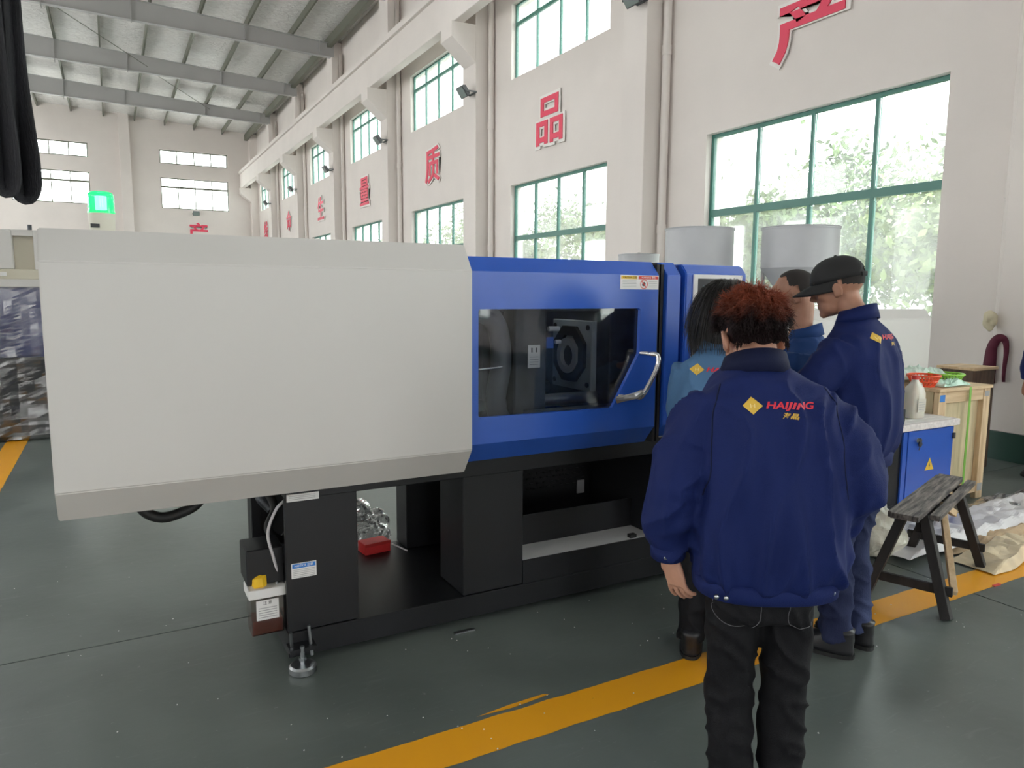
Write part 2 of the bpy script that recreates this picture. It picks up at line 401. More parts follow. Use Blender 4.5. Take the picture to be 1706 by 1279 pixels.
# roof: ridge over the middle of the hall
XR = -3.1
def rz(x): return 10.52 + .053 * (WX - x) if x > XR else 10.52 + .053 * (WX - XR) - .053 * (XR - x)
added_sky_rects = []  # unseen roof openings, added to brighten the hall with daylight
for k in range(-3, 7):
    yc = 6.6 + 6.0 * k
    for xa in (([-10.6, -7.6, -5.0] if yc > 8 else [-10.6]) + ([-1.2, 4.7] if 10 < yc < 14 else [])): added_sky_rects.append((xa, xa + SKW, yc - 2.4, yc + 2.4))
def roof():
    us = sorted({XL - .3, XR, WX + .3} | {r[0] for r in added_sky_rects} | {r[1] for r in added_sky_rects}); vs_ = sorted({YB, YF + .3} | {r[2] for r in added_sky_rects} | {r[3] for r in added_sky_rects})
    bm = bmesh.new(); bg_ = bmesh.new()
    for i in range(len(us) - 1):
        for j in range(len(vs_) - 1):
            a, b, c, d = us[i], us[i + 1], vs_[j], vs_[j + 1]; mu, mv = (a + b) / 2, (c + d) / 2
            h = any(r[0] < mu < r[1] and r[2] < mv < r[3] for r in added_sky_rects)
            for dz in ((0, .12) if not h else (.13,)):
                t = bg_ if h else bm
                vv = [t.verts.new((x, y, rz(x) + dz)) for x, y in ((a, c), (a, d), (b, d), (b, c))]
                t.faces.new(vv if dz < .05 else vv[::-1])
    bmesh.ops.remove_doubles(bm, verts=bm.verts[:], dist=1e-4)
    return bm, bg_
bm, bg_ = roof()
ce = tag(bm_obj('ceiling', bm, M['foil']), kind='structure')
so = bm_obj('added_skylight', bg_, M['fill_skylight'], ce); so['kind'] = 'stuff'  # sheets over the added openings, there only for the extra daylight
for s in (0, 1):
    for k in range(-1, 8):
        x = 0.10 + 1.47 * (k - 2) if s == 0 else XR - .9 - 1.47 * (k + 1)
        if s == 0 and not (XR < x < 7.3): continue
        if x < XL + .4: continue
        x0 = x
        tag(box('purlin', x0 - .03, x0 + .03, YB, YF, rz(x) - .25, rz(x) - .005, M['purlin']), kind='structure')
tag(box('eave_channel', 7.18, 7.34, YB, YF, 10.14, 10.46, M['purlin']), kind='structure')
def rafter(y):
    bm = bmesh.new()
    def web(xa, xb):
        za, zb = rz(xa) - .27, rz(xb) - .27
        ba, bb_ = 9.80 + (10.08 - 9.80) * (7.42 - xa) / 10.5, 9.80 + (10.08 - 9.80) * (7.42 - xb) / 10.5
        if xa < XR: ba = 9.80 + .28 * (xa - XL) / 10.9
        if xb < XR: bb_ = 9.80 + .28 * (xb - XL) / 10.9
        for (w_, t0, t1) in ((.006, 0, 0), (.1, 'top', 0), (.1, 'bot', 0)):
            if t0 == 'top': lo = (za - .014, zb - .014); hi = (za, zb)
            elif t0 == 'bot': lo = (ba, bb_); hi = (ba + .014, bb_ + .014)
            else: lo = (ba, bb_); hi = (za, zb)
            v = [bm.verts.new(p) for p in ((xa, y - w_, lo[0]), (xb, y - w_, lo[1]), (xb, y + w_, lo[1]), (xa, y + w_, lo[0]), (xa, y - w_, hi[0]), (xb, y - w_, hi[1]), (xb, y + w_, hi[1]), (xa, y + w_, hi[0]))]
            for f in ((0, 1, 2, 3), (4, 7, 6, 5), (0, 4, 5, 1), (3, 2, 6, 7), (0, 3, 7, 4), (1, 5, 6, 2)): bm.faces.new([v[i] for i in f])
    web(XR, 7.42); web(XL + .3, XR)
    for x in (4.4, 1.0, -1.4, 6.9): # splice plates
        add_box(bm, x - .012, x + .012, y - .1, y + .1, 9.93, rz(x) - .28)
    bmesh.ops.recalc_face_normals(bm, faces=bm.faces[:])
    tag(bm_obj('roof_beam', bm, M['roofsteel']), kind='structure')
for k in range(-1, 8): rafter(-3 + 6 * k + .0)
for y in (39.0, 33.0, 27.0, 21.0, 15.0): # thin rod bracing and the beam end seats
    tag(box('trim_beam_seat', 7.30, 7.5, y - .12, y + .12, 8.36, 9.80, M['wall']), kind='structure')
for (y, x0) in ((33.05, 1.4), (27.05, -1.5)):
    tag(tube('tie_rod', [(x0, y, 10.3), (x0 + 3.2, y + 5.9, 10.2)], .012, M['purlin'], n=6), kind='structure')
# drain pipes on the right wall
def pipe(y, x=7.70, r=.065, z1=10):
    root = empty('drain_pipe', 'white plastic drain pipe beside pillar at hall bay %d' % int((y + 2.5) / 6 + 1), 'pipe', (x, y, 0), group='drain pipes down the window wall')
    tube('pipe_length', [(0, 0, 0.02), (0, 0, z1)], r, M['wall'], root, 14)
    for z in (2.5, 5.2, 8.0): tube('socket', [(0, 0, z), (0, 0, z + .14)], r * 1.16, M['wall'], root, 14)
    return root
for i, (y, lab) in enumerate([(4.02, 'white drain pipe with socket joint above the maroon sash by the far right window pier'),
                              (9.20, 'white drain pipe between the large window and the two-tier window next to it'),
                              (15.17, 'white drain pipe along the pillar that carries the nearest visible floodlight'),
                              (21.17, 'white drain pipe along the pillar carrying the second floodlight from the camera'),
                              (27.17, 'white drain pipe along the pillar carrying the third floodlight from the camera'),
                              (33.17, 'white drain pipe along the pillar carrying the fourth floodlight from the camera'),
                              (39.17, 'white drain pipe along the last floodlit pillar before the end wall')]):
    p = pipe(y); p['label'] = lab

# ------------------------------------------------------------------ wall characters
def wall_char(ch, yc, zc, wy, hz, label):
    root = empty('wall_character', label, 'sign', (WX - .02, yc, zc), group='red slogan characters on the walls')
    text('backing_board', ch, 1, (-.012, 0, 0), (0, -1, 0), (0, 0, 1), M['white_board'], root, .006, .055, fit=(wy + .13, hz + .12))
    text('lettering', ch, 1, (-.028, 0, 0), (0, -1, 0), (0, 0, 1), M['red'], root, .008, .026 if hz < .85 else .014, fit=(wy, hz))
wall_char('产', 6.60, 4.895, 1.06, .79, 'large red character with white edge above the nearest window')
wall_char('品', 12.71, 4.94, .98, .90, 'red character of three boxes above the two-tier green window')
wall_char('质', 18.72, 4.94, .98, .92, 'red character above the third window from the near end')
wall_char('量', 24.75, 4.94, .98, .92, 'red character made of many horizontal strokes above the fourth window')
wall_char('生', 30.70, 4.94, .98, .92, 'red character in the fifth bay, above a window corner peeping over the white cover')
wall_char('命', 36.90, 4.94, .98, .92, 'small distant red character with a roof-shaped top in the sixth bay')
wall_char('线', 42.90, 4.94, .98, .92, 'smallest red character on the window wall, next to the end wall')
root = empty('wall_character', 'red character on the end wall, cut off by the top of the white machine cover', 'sign', (4.5, YF - .02, 4.87), group='red slogan characters on the walls')
text('backing_board', '产', 1, (0, -.012, 0), (1, 0, 0), (0, 0, 1), M['white_board'], root, .006, .034, fit=(1.16, 1.08))
text('lettering', '产', 1, (0, -.028, 0), (1, 0, 0), (0, 0, 1), M['red'], root, .008, .018, fit=(1.06, 1.0))

# ------------------------------------------------------------------ floodlights
def floodlight(loc, rotz, label, tilt=35):
    root = empty('floodlight', label, 'lamp', loc, (0, 0, rotz), group='floodlights on the pillars')
    # local: wall at +y, light faces -y and down
    T = Matrix.Translation((0, -.27, 0)) @ Matrix.Rotation(R(tilt), 4, 'X')
    bm = bmesh.new(); add_box(bm, -.17, .17, -.03, .05, -.13, .13, .015, T)
    for i in range(6): add_box(bm, -.13 + i * .05, -.12 + i * .05, .05, .09, -.10, .10, 0, T)
    bm_obj('housing', bm, mat_flood, root)
    bm = bmesh.new(); add_box(bm, -.15, .15, -.036, -.03, -.11, .11, 0, T); bm_obj('lens', bm, mat_lens, root)
    bm = bmesh.new(); add_box(bm, -.19, -.18, -.29, -.01, -.015, .015); add_box(bm, .18, .19, -.29, -.01, -.015, .015); add_box(bm, -.19, .19, -.01, 0, -.02, .02)
    bm_obj('bracket', bm, mat_flood, root)
mat_flood = mat('grey_cast_aluminium', (0.10, 0.105, 0.11), .45, .5); mat_lens = mat('lamp_glass', (0.22, 0.26, 0.25), .15)
for y, lab in ((9.35, 'floodlight at the top edge of the picture over the two-tier window pier'), (15.4, 'nearest fully visible grey floodlight, hanging in front of the third upper window'),
               (21.4, 'grey floodlight in front of the fourth upper window'), (27.4, 'grey floodlight in front of the fifth upper window'),
               (33.4, 'small floodlight in front of the sixth upper window'), (39.4, 'smallest floodlight in front of the seventh upper window')):
    floodlight((7.37, y, 5.98), R(-90), lab)
floodlight((4.42, YF - .01, 5.85), 0, 'small floodlight centred under the window of the end wall', 20)
# ================================================================== the injection moulding machine
mach = empty('injection_molding_machine', 'large blue and white injection molding machine on a black base, green beacon on top', 'machine')
def P(name, *a, **k): return box(name, *a, parent=mach, **k)
# white clamp cover
cv = prism('clamp_cover', [(2.83, .78), (2.75, .893), (2.75, 1.648), (2.83, 1.757), (4.0, 1.757), (4.07, 1.65), (4.07, .893), (4.0, .78)], -.20, 1.312, M['white'], mach, bev=.004)
cv['label'] = 'long white sheet metal cover'
# blue door with window
DX0, DX1, DY = 1.30, 2.337, 2.80
def plate_with_hole(name, outer, inner, y, th, m, parent):
    bm = bmesh.new()
    def loop(pts): 
        vs = [bm.verts.new((x, y, z)) for x, z in pts]
        return [bm.edges.new((vs[i], vs[(i + 1) % len(vs)])) for i in range(len(vs))]
    es = loop(outer) + loop(inner)
    bmesh.ops.triangle_fill(bm, use_beauty=True, edges=es)
    fs = bm.faces[:]
    r = bmesh.ops.extrude_face_region(bm, geom=fs)
    bmesh.ops.translate(bm, vec=(0, th, 0), verts=[g for g in r['geom'] if isinstance(g, bmesh.types.BMVert)])
    bmesh.ops.recalc_face_normals(bm, faces=bm.faces[:])
    return bm_obj(name, bm, m, parent)
hole = [(1.372, 1.02), (1.364, 1.028), (1.364, 1.480), (1.372, 1.488), (2.224, 1.488), (2.232, 1.480), (2.230, 1.27), (2.080, 1.020), (2.072, 1.014)]
door = plate_with_hole('safety_door', [(DX0, .903), (DX1, .903), (DX1, 1.648), (DX0, 1.648)], hole, DY, .02, M['blue'], mach)
door['label'] = 'blue sliding guard door with angled window'
prism('door_top_fold', [(2.80, 1.648), (2.86, 1.712), (2.90, 1.712), (2.90, 1.70), (2.865, 1.70), (2.82, 1.648)], DX0, DX1, M['blue'], door)
prism('door_bottom_fold', [(2.80, .903), (2.82, .903), (2.885, .825), (2.90, .825), (2.90, .812), (2.875, .812)], DX0, DX1, M['blue'], door)
cx = sum(p[0] for p in hole) / len(hole); cz = sum(p[1] for p in hole) / len(hole)
gs = [(cx + (x - cx) * 1.03, cz + (z - cz) * 1.03) for x, z in hole]
pn = mesh_obj('window_pane', [(x, 2.821, z) for x, z in gs] + [(x, 2.826, z) for x, z in gs], [tuple(range(9)), tuple(range(17, 8, -1))], M['pane_glass'], door)
# handle recess and chrome handle
hd = tube('door_handle', smooth_path([(2.243, 2.80, 1.272), (2.25, 2.745, 1.272), (2.275, 2.715, 1.262), (2.262, 2.708, 1.20), (2.19, 2.71, 1.085), (2.165, 2.735, 1.068), (2.115, 2.80, 1.066)], 6), .0125, M['chrome'], door, 12)
hd['label'] = 'bent chrome pull handle'
M['film'] = glass_mat('protective_film', (0.8, .8, .8), haze=.5, gloss=.5, rough=.15, hazecol=(.75, .75, .74))
V, F = tube_data([(2.18, 2.70, 1.10), (2.16, 2.725, 1.075), (2.13, 2.765, 1.062), (2.105, 2.80, 1.05)], [.017, .022, .016, .02], 9)
V = [v + Vector((rnd.uniform(-.004, .004), rnd.uniform(-.004, .004), rnd.uniform(-.004, .004))) for v in V]
mesh_obj('torn_film', V, F, M['film'], door)
P('pillar_seal', 2.342, 2.358, 2.82, 2.90, .82, 1.70, M['rubber']); P('pillar_seal', 2.368, 2.385, 2.82, 2.90, .82, 1.70, M['rubber'])
P('seal_backing', 2.335, 2.395, 2.88, 2.93, .82, 1.71, M['rubber'])
prism('fixed_platen_cover', [(2.88, .83), (2.80, .905), (2.80, 1.648), (2.86, 1.712), (3.9, 1.712), (3.9, .83)], 2.392, 2.478, M['blue'], mach, bev=.002)
P('service_gap_panel', 2.478, 2.512, 2.86, 3.2, .83, 1.70, M['dblue'])
P('gap_switch', 2.485, 2.505, 2.845, 2.86, 1.33, 1.43, M['black'])
# control cabinet with screen
cb = prism('control_panel', [(2.88, .95), (2.80, 1.0), (2.80, 1.66), (2.84, 1.705), (3.05, 1.705), (3.05, .95)], 2.512, 2.925, M['blue'], mach, bev=.006)
cb['label'] = 'blue control box with white framed screen'
P2 = lambda name, *a, **k: box(name, *a, parent=cb, **k)
P2('screen_frame', 2.555, 2.885, 2.788, 2.80, 1.05, 1.655, M['sticker'], bev=.003)
M['screen'] = emit('lit_screen', (0.10, 0.16, 0.16), 0.25)
P2('screen', 2.58, 2.86, 2.785, 2.789, 1.33, 1.635, M['ink'], bev=.001)
P2('display', 2.61, 2.83, 2.7838, 2.7855, 1.36, 1.60, M['screen'])
for r_ in range(4):
    for c_ in range(6): P2('key', 2.585 + c_ * .046, 2.62 + c_ * .046, 2.783, 2.789, 1.10 + r_ * .05, 1.135 + r_ * .05, M['blue_st'] if r_ % 2 else M['sticker'])
# door warning sticker
st = P('warning_sticker', 2.105, 2.335, 2.7975, 2.7995, 1.578, 1.645, M['sticker'])
box('header', 2.110, 2.205, 2.7965, 2.7978, 1.627, 1.641, M['yellow_st'], st); box('header', 2.212, 2.331, 2.7965, 2.7978, 1.627, 1.641, M['red_st'], st)
text('lettering', 'CAUTION 注意', .012, (2.16, 2.796, 1.634), (1, 0, 0), (0, 0, 1), M['ink'], st, .0003)
text('lettering', 'WARNING 警告', .012, (2.272, 2.796, 1.634), (1, 0, 0), (0, 0, 1), M['white_ink'], st, .0003)
for i in range(5): box('print_line', 2.118, 2.20, 2.7968, 2.7978, 1.590 + i * .007, 1.5915 + i * .007, M['greyink'], st)
for i in range(4): box('print_line', 2.275, 2.325, 2.7968, 2.7978, 1.590 + i * .008, 1.5915 + i * .008, M['greyink'], st)
V, F = [], []
for i in range(24):
    a = 2 * PI * i / 24
    for rr in (.019, .0225): V.append((2.245 + rr * math.cos(a), 2.7965, 1.603 + rr * math.sin(a)))
for i in range(24): a = 2 * i; b = (2 * i + 2) % 48; F.append((a, b, b + 1, a + 1))
V2, F2 = join_data((V, F), ([(2.231, 2.7965, 1.615), (2.234, 2.7965, 1.618), (2.259, 2.7965, 1.591), (2.256, 2.7965, 1.588)], [(0, 1, 2, 3)]))
mesh_obj('prohibition_ring', V2, F2, M['red_st'], st)
mesh_obj('hand_symbol', [(2.237, 2.797, 1.594), (2.252, 2.797, 1.594), (2.255, 2.797, 1.606), (2.247, 2.797, 1.614), (2.239, 2.797, 1.610), (2.234, 2.797, 1.602)], [(0, 1, 2, 3, 4, 5)], M['ink'], st)
# ---- black base
sk = P('base_skid', .57, 4.60, 2.97, 3.86, .035, .142, M['black'], bev=.003)
def panel(x0, x1, y0, y1, z0=.145, z1=.72, name='base_column', bev=.003): return P(name, x0, x1, y0, y1, z0, z1, M['black'], bev=bev)
panel(.57, .872, 2.975, 3.0); panel(.845, .872, 3.0, 3.2)
panel(1.372, 1.69, 2.975, 3.25); panel(.555, 1.05, 3.80, 3.86); panel(1.36, 1.72, 3.70, 3.86)
panel(.555, .60, 3.74, 3.80)
P('base_beam', .57, 4.60, 2.95, 4.0, .72, .805, M['black'], bev=.003)
panel(2.50, 4.62, 2.965, 3.9)
P('tray_lip', 1.69, 2.50, 2.972, 2.98, .145, .262, M['black']); P('tray_back', 1.69, 2.50, 3.17, 3.18, .262, .42, M['black']); tr = P('drip_tray', 1.69, 2.50, 2.98, 3.17, .255, .262, M['sticker']); tr['label'] = 'pale sheet metal drip tray'
P('tray_cable', 2.36, 2.40, 2.99, 3.02, .262, .28, M['rubber'])
bm = bmesh.new(); add_box(bm, 1.69, 2.5, 3.58, 3.60, .145, .72)
for i in range(16):
    for j in range(9):
        x = 1.74 + i * .045 + (j % 2) * .02; z = .42 + j * .03; add_box(bm, x, x + .022, 3.572, 3.582, z, z + .008)
tag(bm_obj('vent_panel', bm, M['black'], mach), kind='stuff')
P('back_wall_panel', 1.05, 4.6, 3.985, 3.995, .60, .72, M['black'])
P('socket_plate', 2.40, 2.45, 3.565, 3.572, .36, .44, M['greyink'])
# stickers on base
s1 = P('instruction_label', .575, .705, 2.9445, 2.9495, .712, .742, M['sticker'])
for i in range(3): box('print_line', .585, .69, 2.9437, 2.9445, .720 + i * .007, .7215 + i * .007, M['greyink'], s1)
s2 = P('notice_label', .590, .693, 2.973, 2.975, .376, .440, M['sticker'])
box('header', .594, .689, 2.972, 2.9732, .419, .437, M['blue_st'], s2)
text('lettering', 'NOTICE 注意', .013, (.641, 2.9716, .428), (1, 0, 0), (0, 0, 1), M['white_ink'], s2, .0003)
for i in range(5): box('print_line', .597, .686, 2.9723, 2.9733, .381 + i * .0075, .3825 + i * .0075, M['greyink'], s2)
# levelling feet
def foot(x, y):
    V, F = join_data(tube_data([(x, y, .0), (x, y, .004), (x, y, .026), (x, y, .034)], [.052, .056, .056, .048], 28), cyl_data((x, y, .034), (0, 0, 1), .009, .075, 12), cyl_data((x, y, .05), (0, 0, 1), .016, .012, 6))
    o = mesh_obj('levelling_foot', V, F, M['steel'], mach, True)
    try: o.data.set_sharp_from_angle(angle=R(35))
    except Exception: pass
    o['label'] = 'round steel levelling foot'
    return o
foot(.61, 2.905); foot(2.9, 2.93); foot(.63, 3.9); foot(2.9, 3.9); foot(4.4, 2.93)
tube('foot_bolt', [(.575, 2.94, .10), (.57, 2.93, .165)], .007, M['steel'], mach, 8); tube('foot_bolt', [(.655, 2.93, .05), (.645, 2.93, .18)], .007, M['steel'], mach, 8)
P('foot_bracket', .56, .67, 2.90, 2.975, .085, .10, M['black'])
# lubrication pump at the left end
pump = P('lubrication_pump', .425, .575, 3.05, 3.22, .345, .497, M['black'], bev=.004)
box('reservoir_lid', .425, .575, 3.02, 3.15, .295, .335, M['sticker'], pump, bev=.003)
M['oilglass'] = glass_mat('clear_plastic', (.75, .72, .68), haze=.25, gloss=.1, hazecol=(.6, .55, .5))
box('reservoir', .435, .565, 3.03, 3.14, .135, .295, M['oilglass'], pump)
box('oil', .44, .56, 3.035, 3.135, .138, .195, mat('amber_oil', (.18, .035, .02), .15), pump)
lb = box('pump_label', .455, .545, 3.026, 3.029, .20, .285, M['sticker'], pump)
text('lettering', '注 意', .016, (.50, 3.0255, .272), (1, 0, 0), (0, 0, 1), M['ink'], lb, .0003)
for i in range(5): box('print_line', .463, .537, 3.0252, 3.026, .21 + i * .010, .213 + i * .010, M['greyink'], lb)
V, F = tube_data([(.475, 3.075, .335), (.477, 3.07, .35), (.475, 3.07, .375), (.472, 3.075, .382)], [.03, .036, .034, .018], 12)
V = [v + Vector((rnd.uniform(-.004, .004),) * 3) for v in V]
mesh_obj('yellow_filler_cap', V, F, mat('yellow_wrap', (.85, .52, .02), .5), pump)
tube('nozzle', [(.545, 3.06, .335), (.545, 3.06, .365)], .008, M['steel'], pump, 8); tube('nozzle', [(.525, 3.08, .335), (.525, 3.08, .36)], .006, M['steel'], pump, 8)
tube('side_bracket', [(.575, 3.05, .30), (.60, 3.04, .37)], .012, M['sticker'], pump, 4)
tube('lubrication_hose', smooth_path([(.555, 3.06, .36), (.535, 3.05, .45), (.515, 3.05, .56), (.545, 3.03, .66), (.58, 3.02, .70)], 6), .0065, mat('white_tube', (.6, .58, .6), .4), mach, 8)
tube('hydraulic_hose', smooth_path([(.56, 3.4, .68), (.60, 3.35, .58), (.56, 3.3, .5), (.62, 3.3, .44), (.70, 3.4, .5)], 6), .02, M['rubber'], mach, 10)
tube('hydraulic_hose', smooth_path([(.62, 3.5, .7), (.56, 3.45, .62), (.60, 3.4, .56)], 6), .03, M['darksteel'], mach, 10)
# black hose under the cover
tube('cover_hose', smooth_path([(.03, 3.2, .80), (.06, 3.2, .69), (.12, 3.2, .645), (.19, 3.2, .65), (.27, 3.2, .69), (.31, 3.2, .80)], 6), .022, M['rubber'], mach, 12)
tube('cover_hose', smooth_path([(.10, 3.25, .80), (.13, 3.25, .70), (.20, 3.25, .675), (.28, 3.25, .71), (.30, 3.25, .80)], 6), .01, M['rubber'], mach, 8)
# ---- mould area behind the window (open at the top)
P('guard_back_wall', 1.31, 2.39, 3.88, 3.90, .80, 1.70, M['blue'])
P('mould_area_floor', 1.31, 2.39, 2.95, 3.88, .80, .83, M['darksteel'])
P('tray_edge', 1.70, 2.39, 2.93, 3.0, .985, 1.0, M['steel'])
mp_ = P('moving_platen', 1.66, 1.84, 3.02, 3.70, .92, 1.60, M['darksteel'], bev=.008)
ps = box('platen_label', 1.733, 1.80, 3.015, 3.0195, 1.20, 1.31, M['sticker'], mp_)
for i in range(2): box('print_mark', 1.75 + i * .025, 1.757 + i * .025, 3.0135, 3.0155, 1.275, 1.297, M['ink'], ps)
for i in range(4): box('print_line', 1.742, 1.79, 3.0135, 3.0155, 1.215 + i * .012, 1.218 + i * .012, M['greyink'], ps)
P('rear_link', 1.50, 1.66, 3.1, 3.6, .95, 1.55, M['darksteel'], bev=.03)
tube('rear_link_arm', smooth_path([(1.33, 3.05, 1.5), (1.55, 3.04, 1.44), (1.60, 3.04, 1.25), (1.57, 3.04, 1.05), (1.60, 3.04, .95)], 5), .05, mat('cast_grey', (.12, .125, .14), .45), mach, 10)
for (y, z) in ((3.12, 1.50), (3.12, 1.02), (3.60, 1.50), (3.60, 1.02)):
    tube('tie_bar', [(1.31, y, z), (2.39, y, z)], .032, M['steel'], mach, 16)
M['plate'] = mat('pale_machined_plate', (.55, .60, .60), .35, .2, var=.1, vscale=9)
fx = P('fixed_platen', 2.20, 2.39, 3.0, 3.75, .92, 1.60, M['darksteel'], bev=.006)
pl = P('mould_clamp_plate', 2.165, 2.20, 3.11, 3.49, 1.045, 1.415, M['plate'], bev=.004)
V, F = [], []
def yz_ring(x, yc, zc, r0, r1, th, n, m, name, parent, sq=1.0):
    V = []; F = []
    for i in range(n):
        a = 2 * PI * (i + .5) / n
        for rr in (r0, r1):
            for xx in (x, x - th): V.append((xx, yc + rr * math.cos(a) * sq, zc + rr * math.sin(a)))
    for i in range(n):
        a = 4 * i; b = 4 * ((i + 1) % n)
        F += [(a + 1, b + 1, b + 3, a + 3), (a, a + 1, b + 1, b), (a + 2, b + 2, b + 3, a + 3)]
    return mesh_obj(name, V, F, m, parent)
yz_ring(2.164, 3.30, 1.235, .105, .16, .02, 8, M['rubber'], 'seal_octagon', pl)
yz_ring(2.163, 3.30, 1.225, .06, .095, .03, 24, mat('bright_ring', (.62, .60, .57), .3, .3), 'locating_ring', pl)
yz_ring(2.163, 3.30, 1.225, .001, .058, .008, 24, M['darksteel'], 'nozzle_bore', pl)
for (y, z) in ((3.14, 1.08), (3.14, 1.38), (3.46, 1.08), (3.46, 1.38)): yz_ring(2.164, y, z, .001, .014, .006, 10, M['ink'], 'bolt_hole', pl)
P('limit_switch', 1.845, 1.885, 3.03, 3.07, 1.29, 1.345, M['blue']); tube('limit_plunger', [(1.86, 3.04, 1.385), (1.92, 3.04, 1.385)], .012, M['sticker'], mach, 8)
tube('limit_plunger', [(1.90, 3.04, 1.32), (1.93, 3.04, 1.32)], .010, M['sticker'], mach, 8)
M['led'] = emit('red_indicator', (1, .05, .1), 3)
V, F = tube_data([(1.375, 2.90, 1.28), (1.375, 2.888, 1.28)], .008, 10); mesh_obj('indicator_light', V, F, M['led'], mach)
tube('ejector_rod', [(1.34, 3.0, 1.20), (1.60, 3.0, 1.215)], .006, M['chrome'], mach, 8)
# ---- injection end
inj = prism('injection_cover', [(3.62, .70), (3.62, 1.37), (3.68, 1.445), (3.95, 1.445), (3.95, .70)], 3.45, 5.90, M['white'], mach, bev=.005)
inj['label'] = 'white cover over the injection unit'
P('injection_base', 2.93, 4.62, 3.05, 3.9, .72, .98, M['black']); P('cover_support', 5.25, 5.85, 3.66, 3.92, .0, .70, M['black'])
tube('plasticising_barrel', [(2.50, 3.5, 1.22), (3.45, 3.5, 1.22)], .09, M['steel'], mach, 20)
# electrical cabinet: lower right end
ec = P('electrical_cabinet', 4.60, 5.17, 2.965, 4.0, .035, .655, M['blue'], bev=.003); ec['label'] = 'blue electrical cabinet with white top'
box('cabinet_door', 4.655, 5.165, 2.950, 2.964, .06, .645, M['blue'], ec, bev=.002)
box('cabinet_side_strip', 4.602, 4.645, 2.952, 2.964, .06, .645, M['blue'], ec)
M['speck'] = mat('paper_sheet', (.74, .69, .68), .6, var=.12, vscale=40)
P('cabinet_top', 4.50, 5.20, 2.93, 3.45, .655, .70, M['speck'], bev=.003)
for i in range(5): P('paper_row', 4.52, 5.16, 2.97 + i * .075, 3.035 + i * .075, .70, .7015, M['sticker'])
tube('lock', [(4.735, 2.949, .585), (4.735, 2.935, .585)], .016, M['chrome'], ec, 14)
V, F = join_data(tube_data([(4.765, 2.942, .58), (4.765, 2.934, .58)], .016, 12), tube_data([(4.765, 2.938, .555), (4.765, 2.932, .555)], .018, 12), tube_data([(4.765, 2.936, .55), (4.755, 2.936, .515)], .004, 6))
mesh_obj('key', V, F, M['ink'], ec)
for z in (.12, .58): box('hinge', 5.150, 5.172, 2.938, 2.951, z - .02, z + .02, M['ink'], ec)
ws = mesh_obj('warning_sign', [(4.855, 2.9475, .36), (4.955, 2.9475, .36), (4.905, 2.9475, .448)], [(0, 1, 2)], M['yellow_st'], ec)
mesh_obj('bolt_mark', [(4.898, 2.9465, .37), (4.912, 2.9465, .395), (4.904, 2.9465, .395), (4.914, 2.9465, .425), (4.894, 2.9465, .39), (4.902, 2.9465, .39)], [(0, 1, 2, 3, 4, 5)], M['ink'], ws)
# green beacon on top
bx_, by_ = -.018, 3.22
bc = tube('signal_beacon', [(bx_, by_, 1.757), (bx_, by_, 1.765), (bx_, by_, 1.83), (bx_, by_, 1.845)], [.040, .043, .045, .046], M['sticker'] if False else mat('beacon_base', (.66, .64, .55), .5), mach, 28)
bc['label'] = 'green rotating beacon lamp'
M['green'] = emit('green_lens', (.02, .85, .30), 1.1); M['greencore'] = emit('lamp_core', (.75, 1, .85), 5)
bodyp = [(bx_, by_, z) for z in (1.845, 1.85, 1.86, 1.868, 1.876, 1.884, 1.892, 1.90, 1.908, 1.918, 1.925)]
gl_ = glass_mat('green_glass', (.25, .95, .5), haze=.3, gloss=.1, hazecol=(.05, .9, .4))
b = gl_.node_tree; e = b.nodes.new('ShaderNodeEmission'); e.inputs[0].default_value = (.02, .80, .30, 1); e.inputs[1].default_value = .40; ad = b.nodes.new('ShaderNodeAddShader')
outn = [x for x in b.nodes if x.type == 'OUTPUT_MATERIAL'][0]; src = outn.inputs[0].links[0].from_socket; b.links.new(src, ad.inputs[0]); b.links.new(e.outputs[0], ad.inputs[1]); b.links.new(ad.outputs[0], outn.inputs[0])
tube('beacon_lens', bodyp, [.046, .0465, .044, .0455, .044, .0455, .044, .0455, .044, .043, .036], gl_, bc, 28)
tube('lamp_core', [(bx_, by_, 1.86), (bx_, by_, 1.91)], .020, M['greencore'], bc, 14)
box('beacon_label', bx_ - .038, bx_ - .008, by_ - .0475, by_ - .040, 1.79, 1.804, M['ink'], bc)
# ================================================================== people
def fuse(datas, voxel, smooth=4, name='fused'):
    """several overlapping closed shapes grown together into one continuous surface"""
    V, F = join_data(*datas)
    me = bpy.data.meshes.new(name); me.from_pydata([tuple(v) for v in V], [], F); me.update()
    bm = bmesh.new(); bm.from_mesh(me); bmesh.ops.recalc_face_normals(bm, faces=bm.faces[:]); bm.to_mesh(me); bm.free()
    o = bpy.data.objects.new(name, me); C.objects.link(o)
    rm = o.modifiers.new('r', 'REMESH'); rm.mode = 'VOXEL'; rm.voxel_size = voxel
    if smooth:
        sm = o.modifiers.new('s', 'SMOOTH'); sm.factor = .5; sm.iterations = smooth
    dg = bpy.context.evaluated_depsgraph_get(); out = bpy.data.meshes.new_from_object(o.evaluated_get(dg))
    bpy.data.objects.remove(o); bpy.data.meshes.remove(me)
    return out
def mesh_to_obj(name, me, m, parent, smooth=True):
    me.materials.clear(); me.materials.append(m); me.name = name
    if smooth: me.polygons.foreach_set('use_smooth', [True] * len(me.polygons))
    o = bpy.data.objects.new(name, me); C.objects.link(o); o.parent = parent; return o
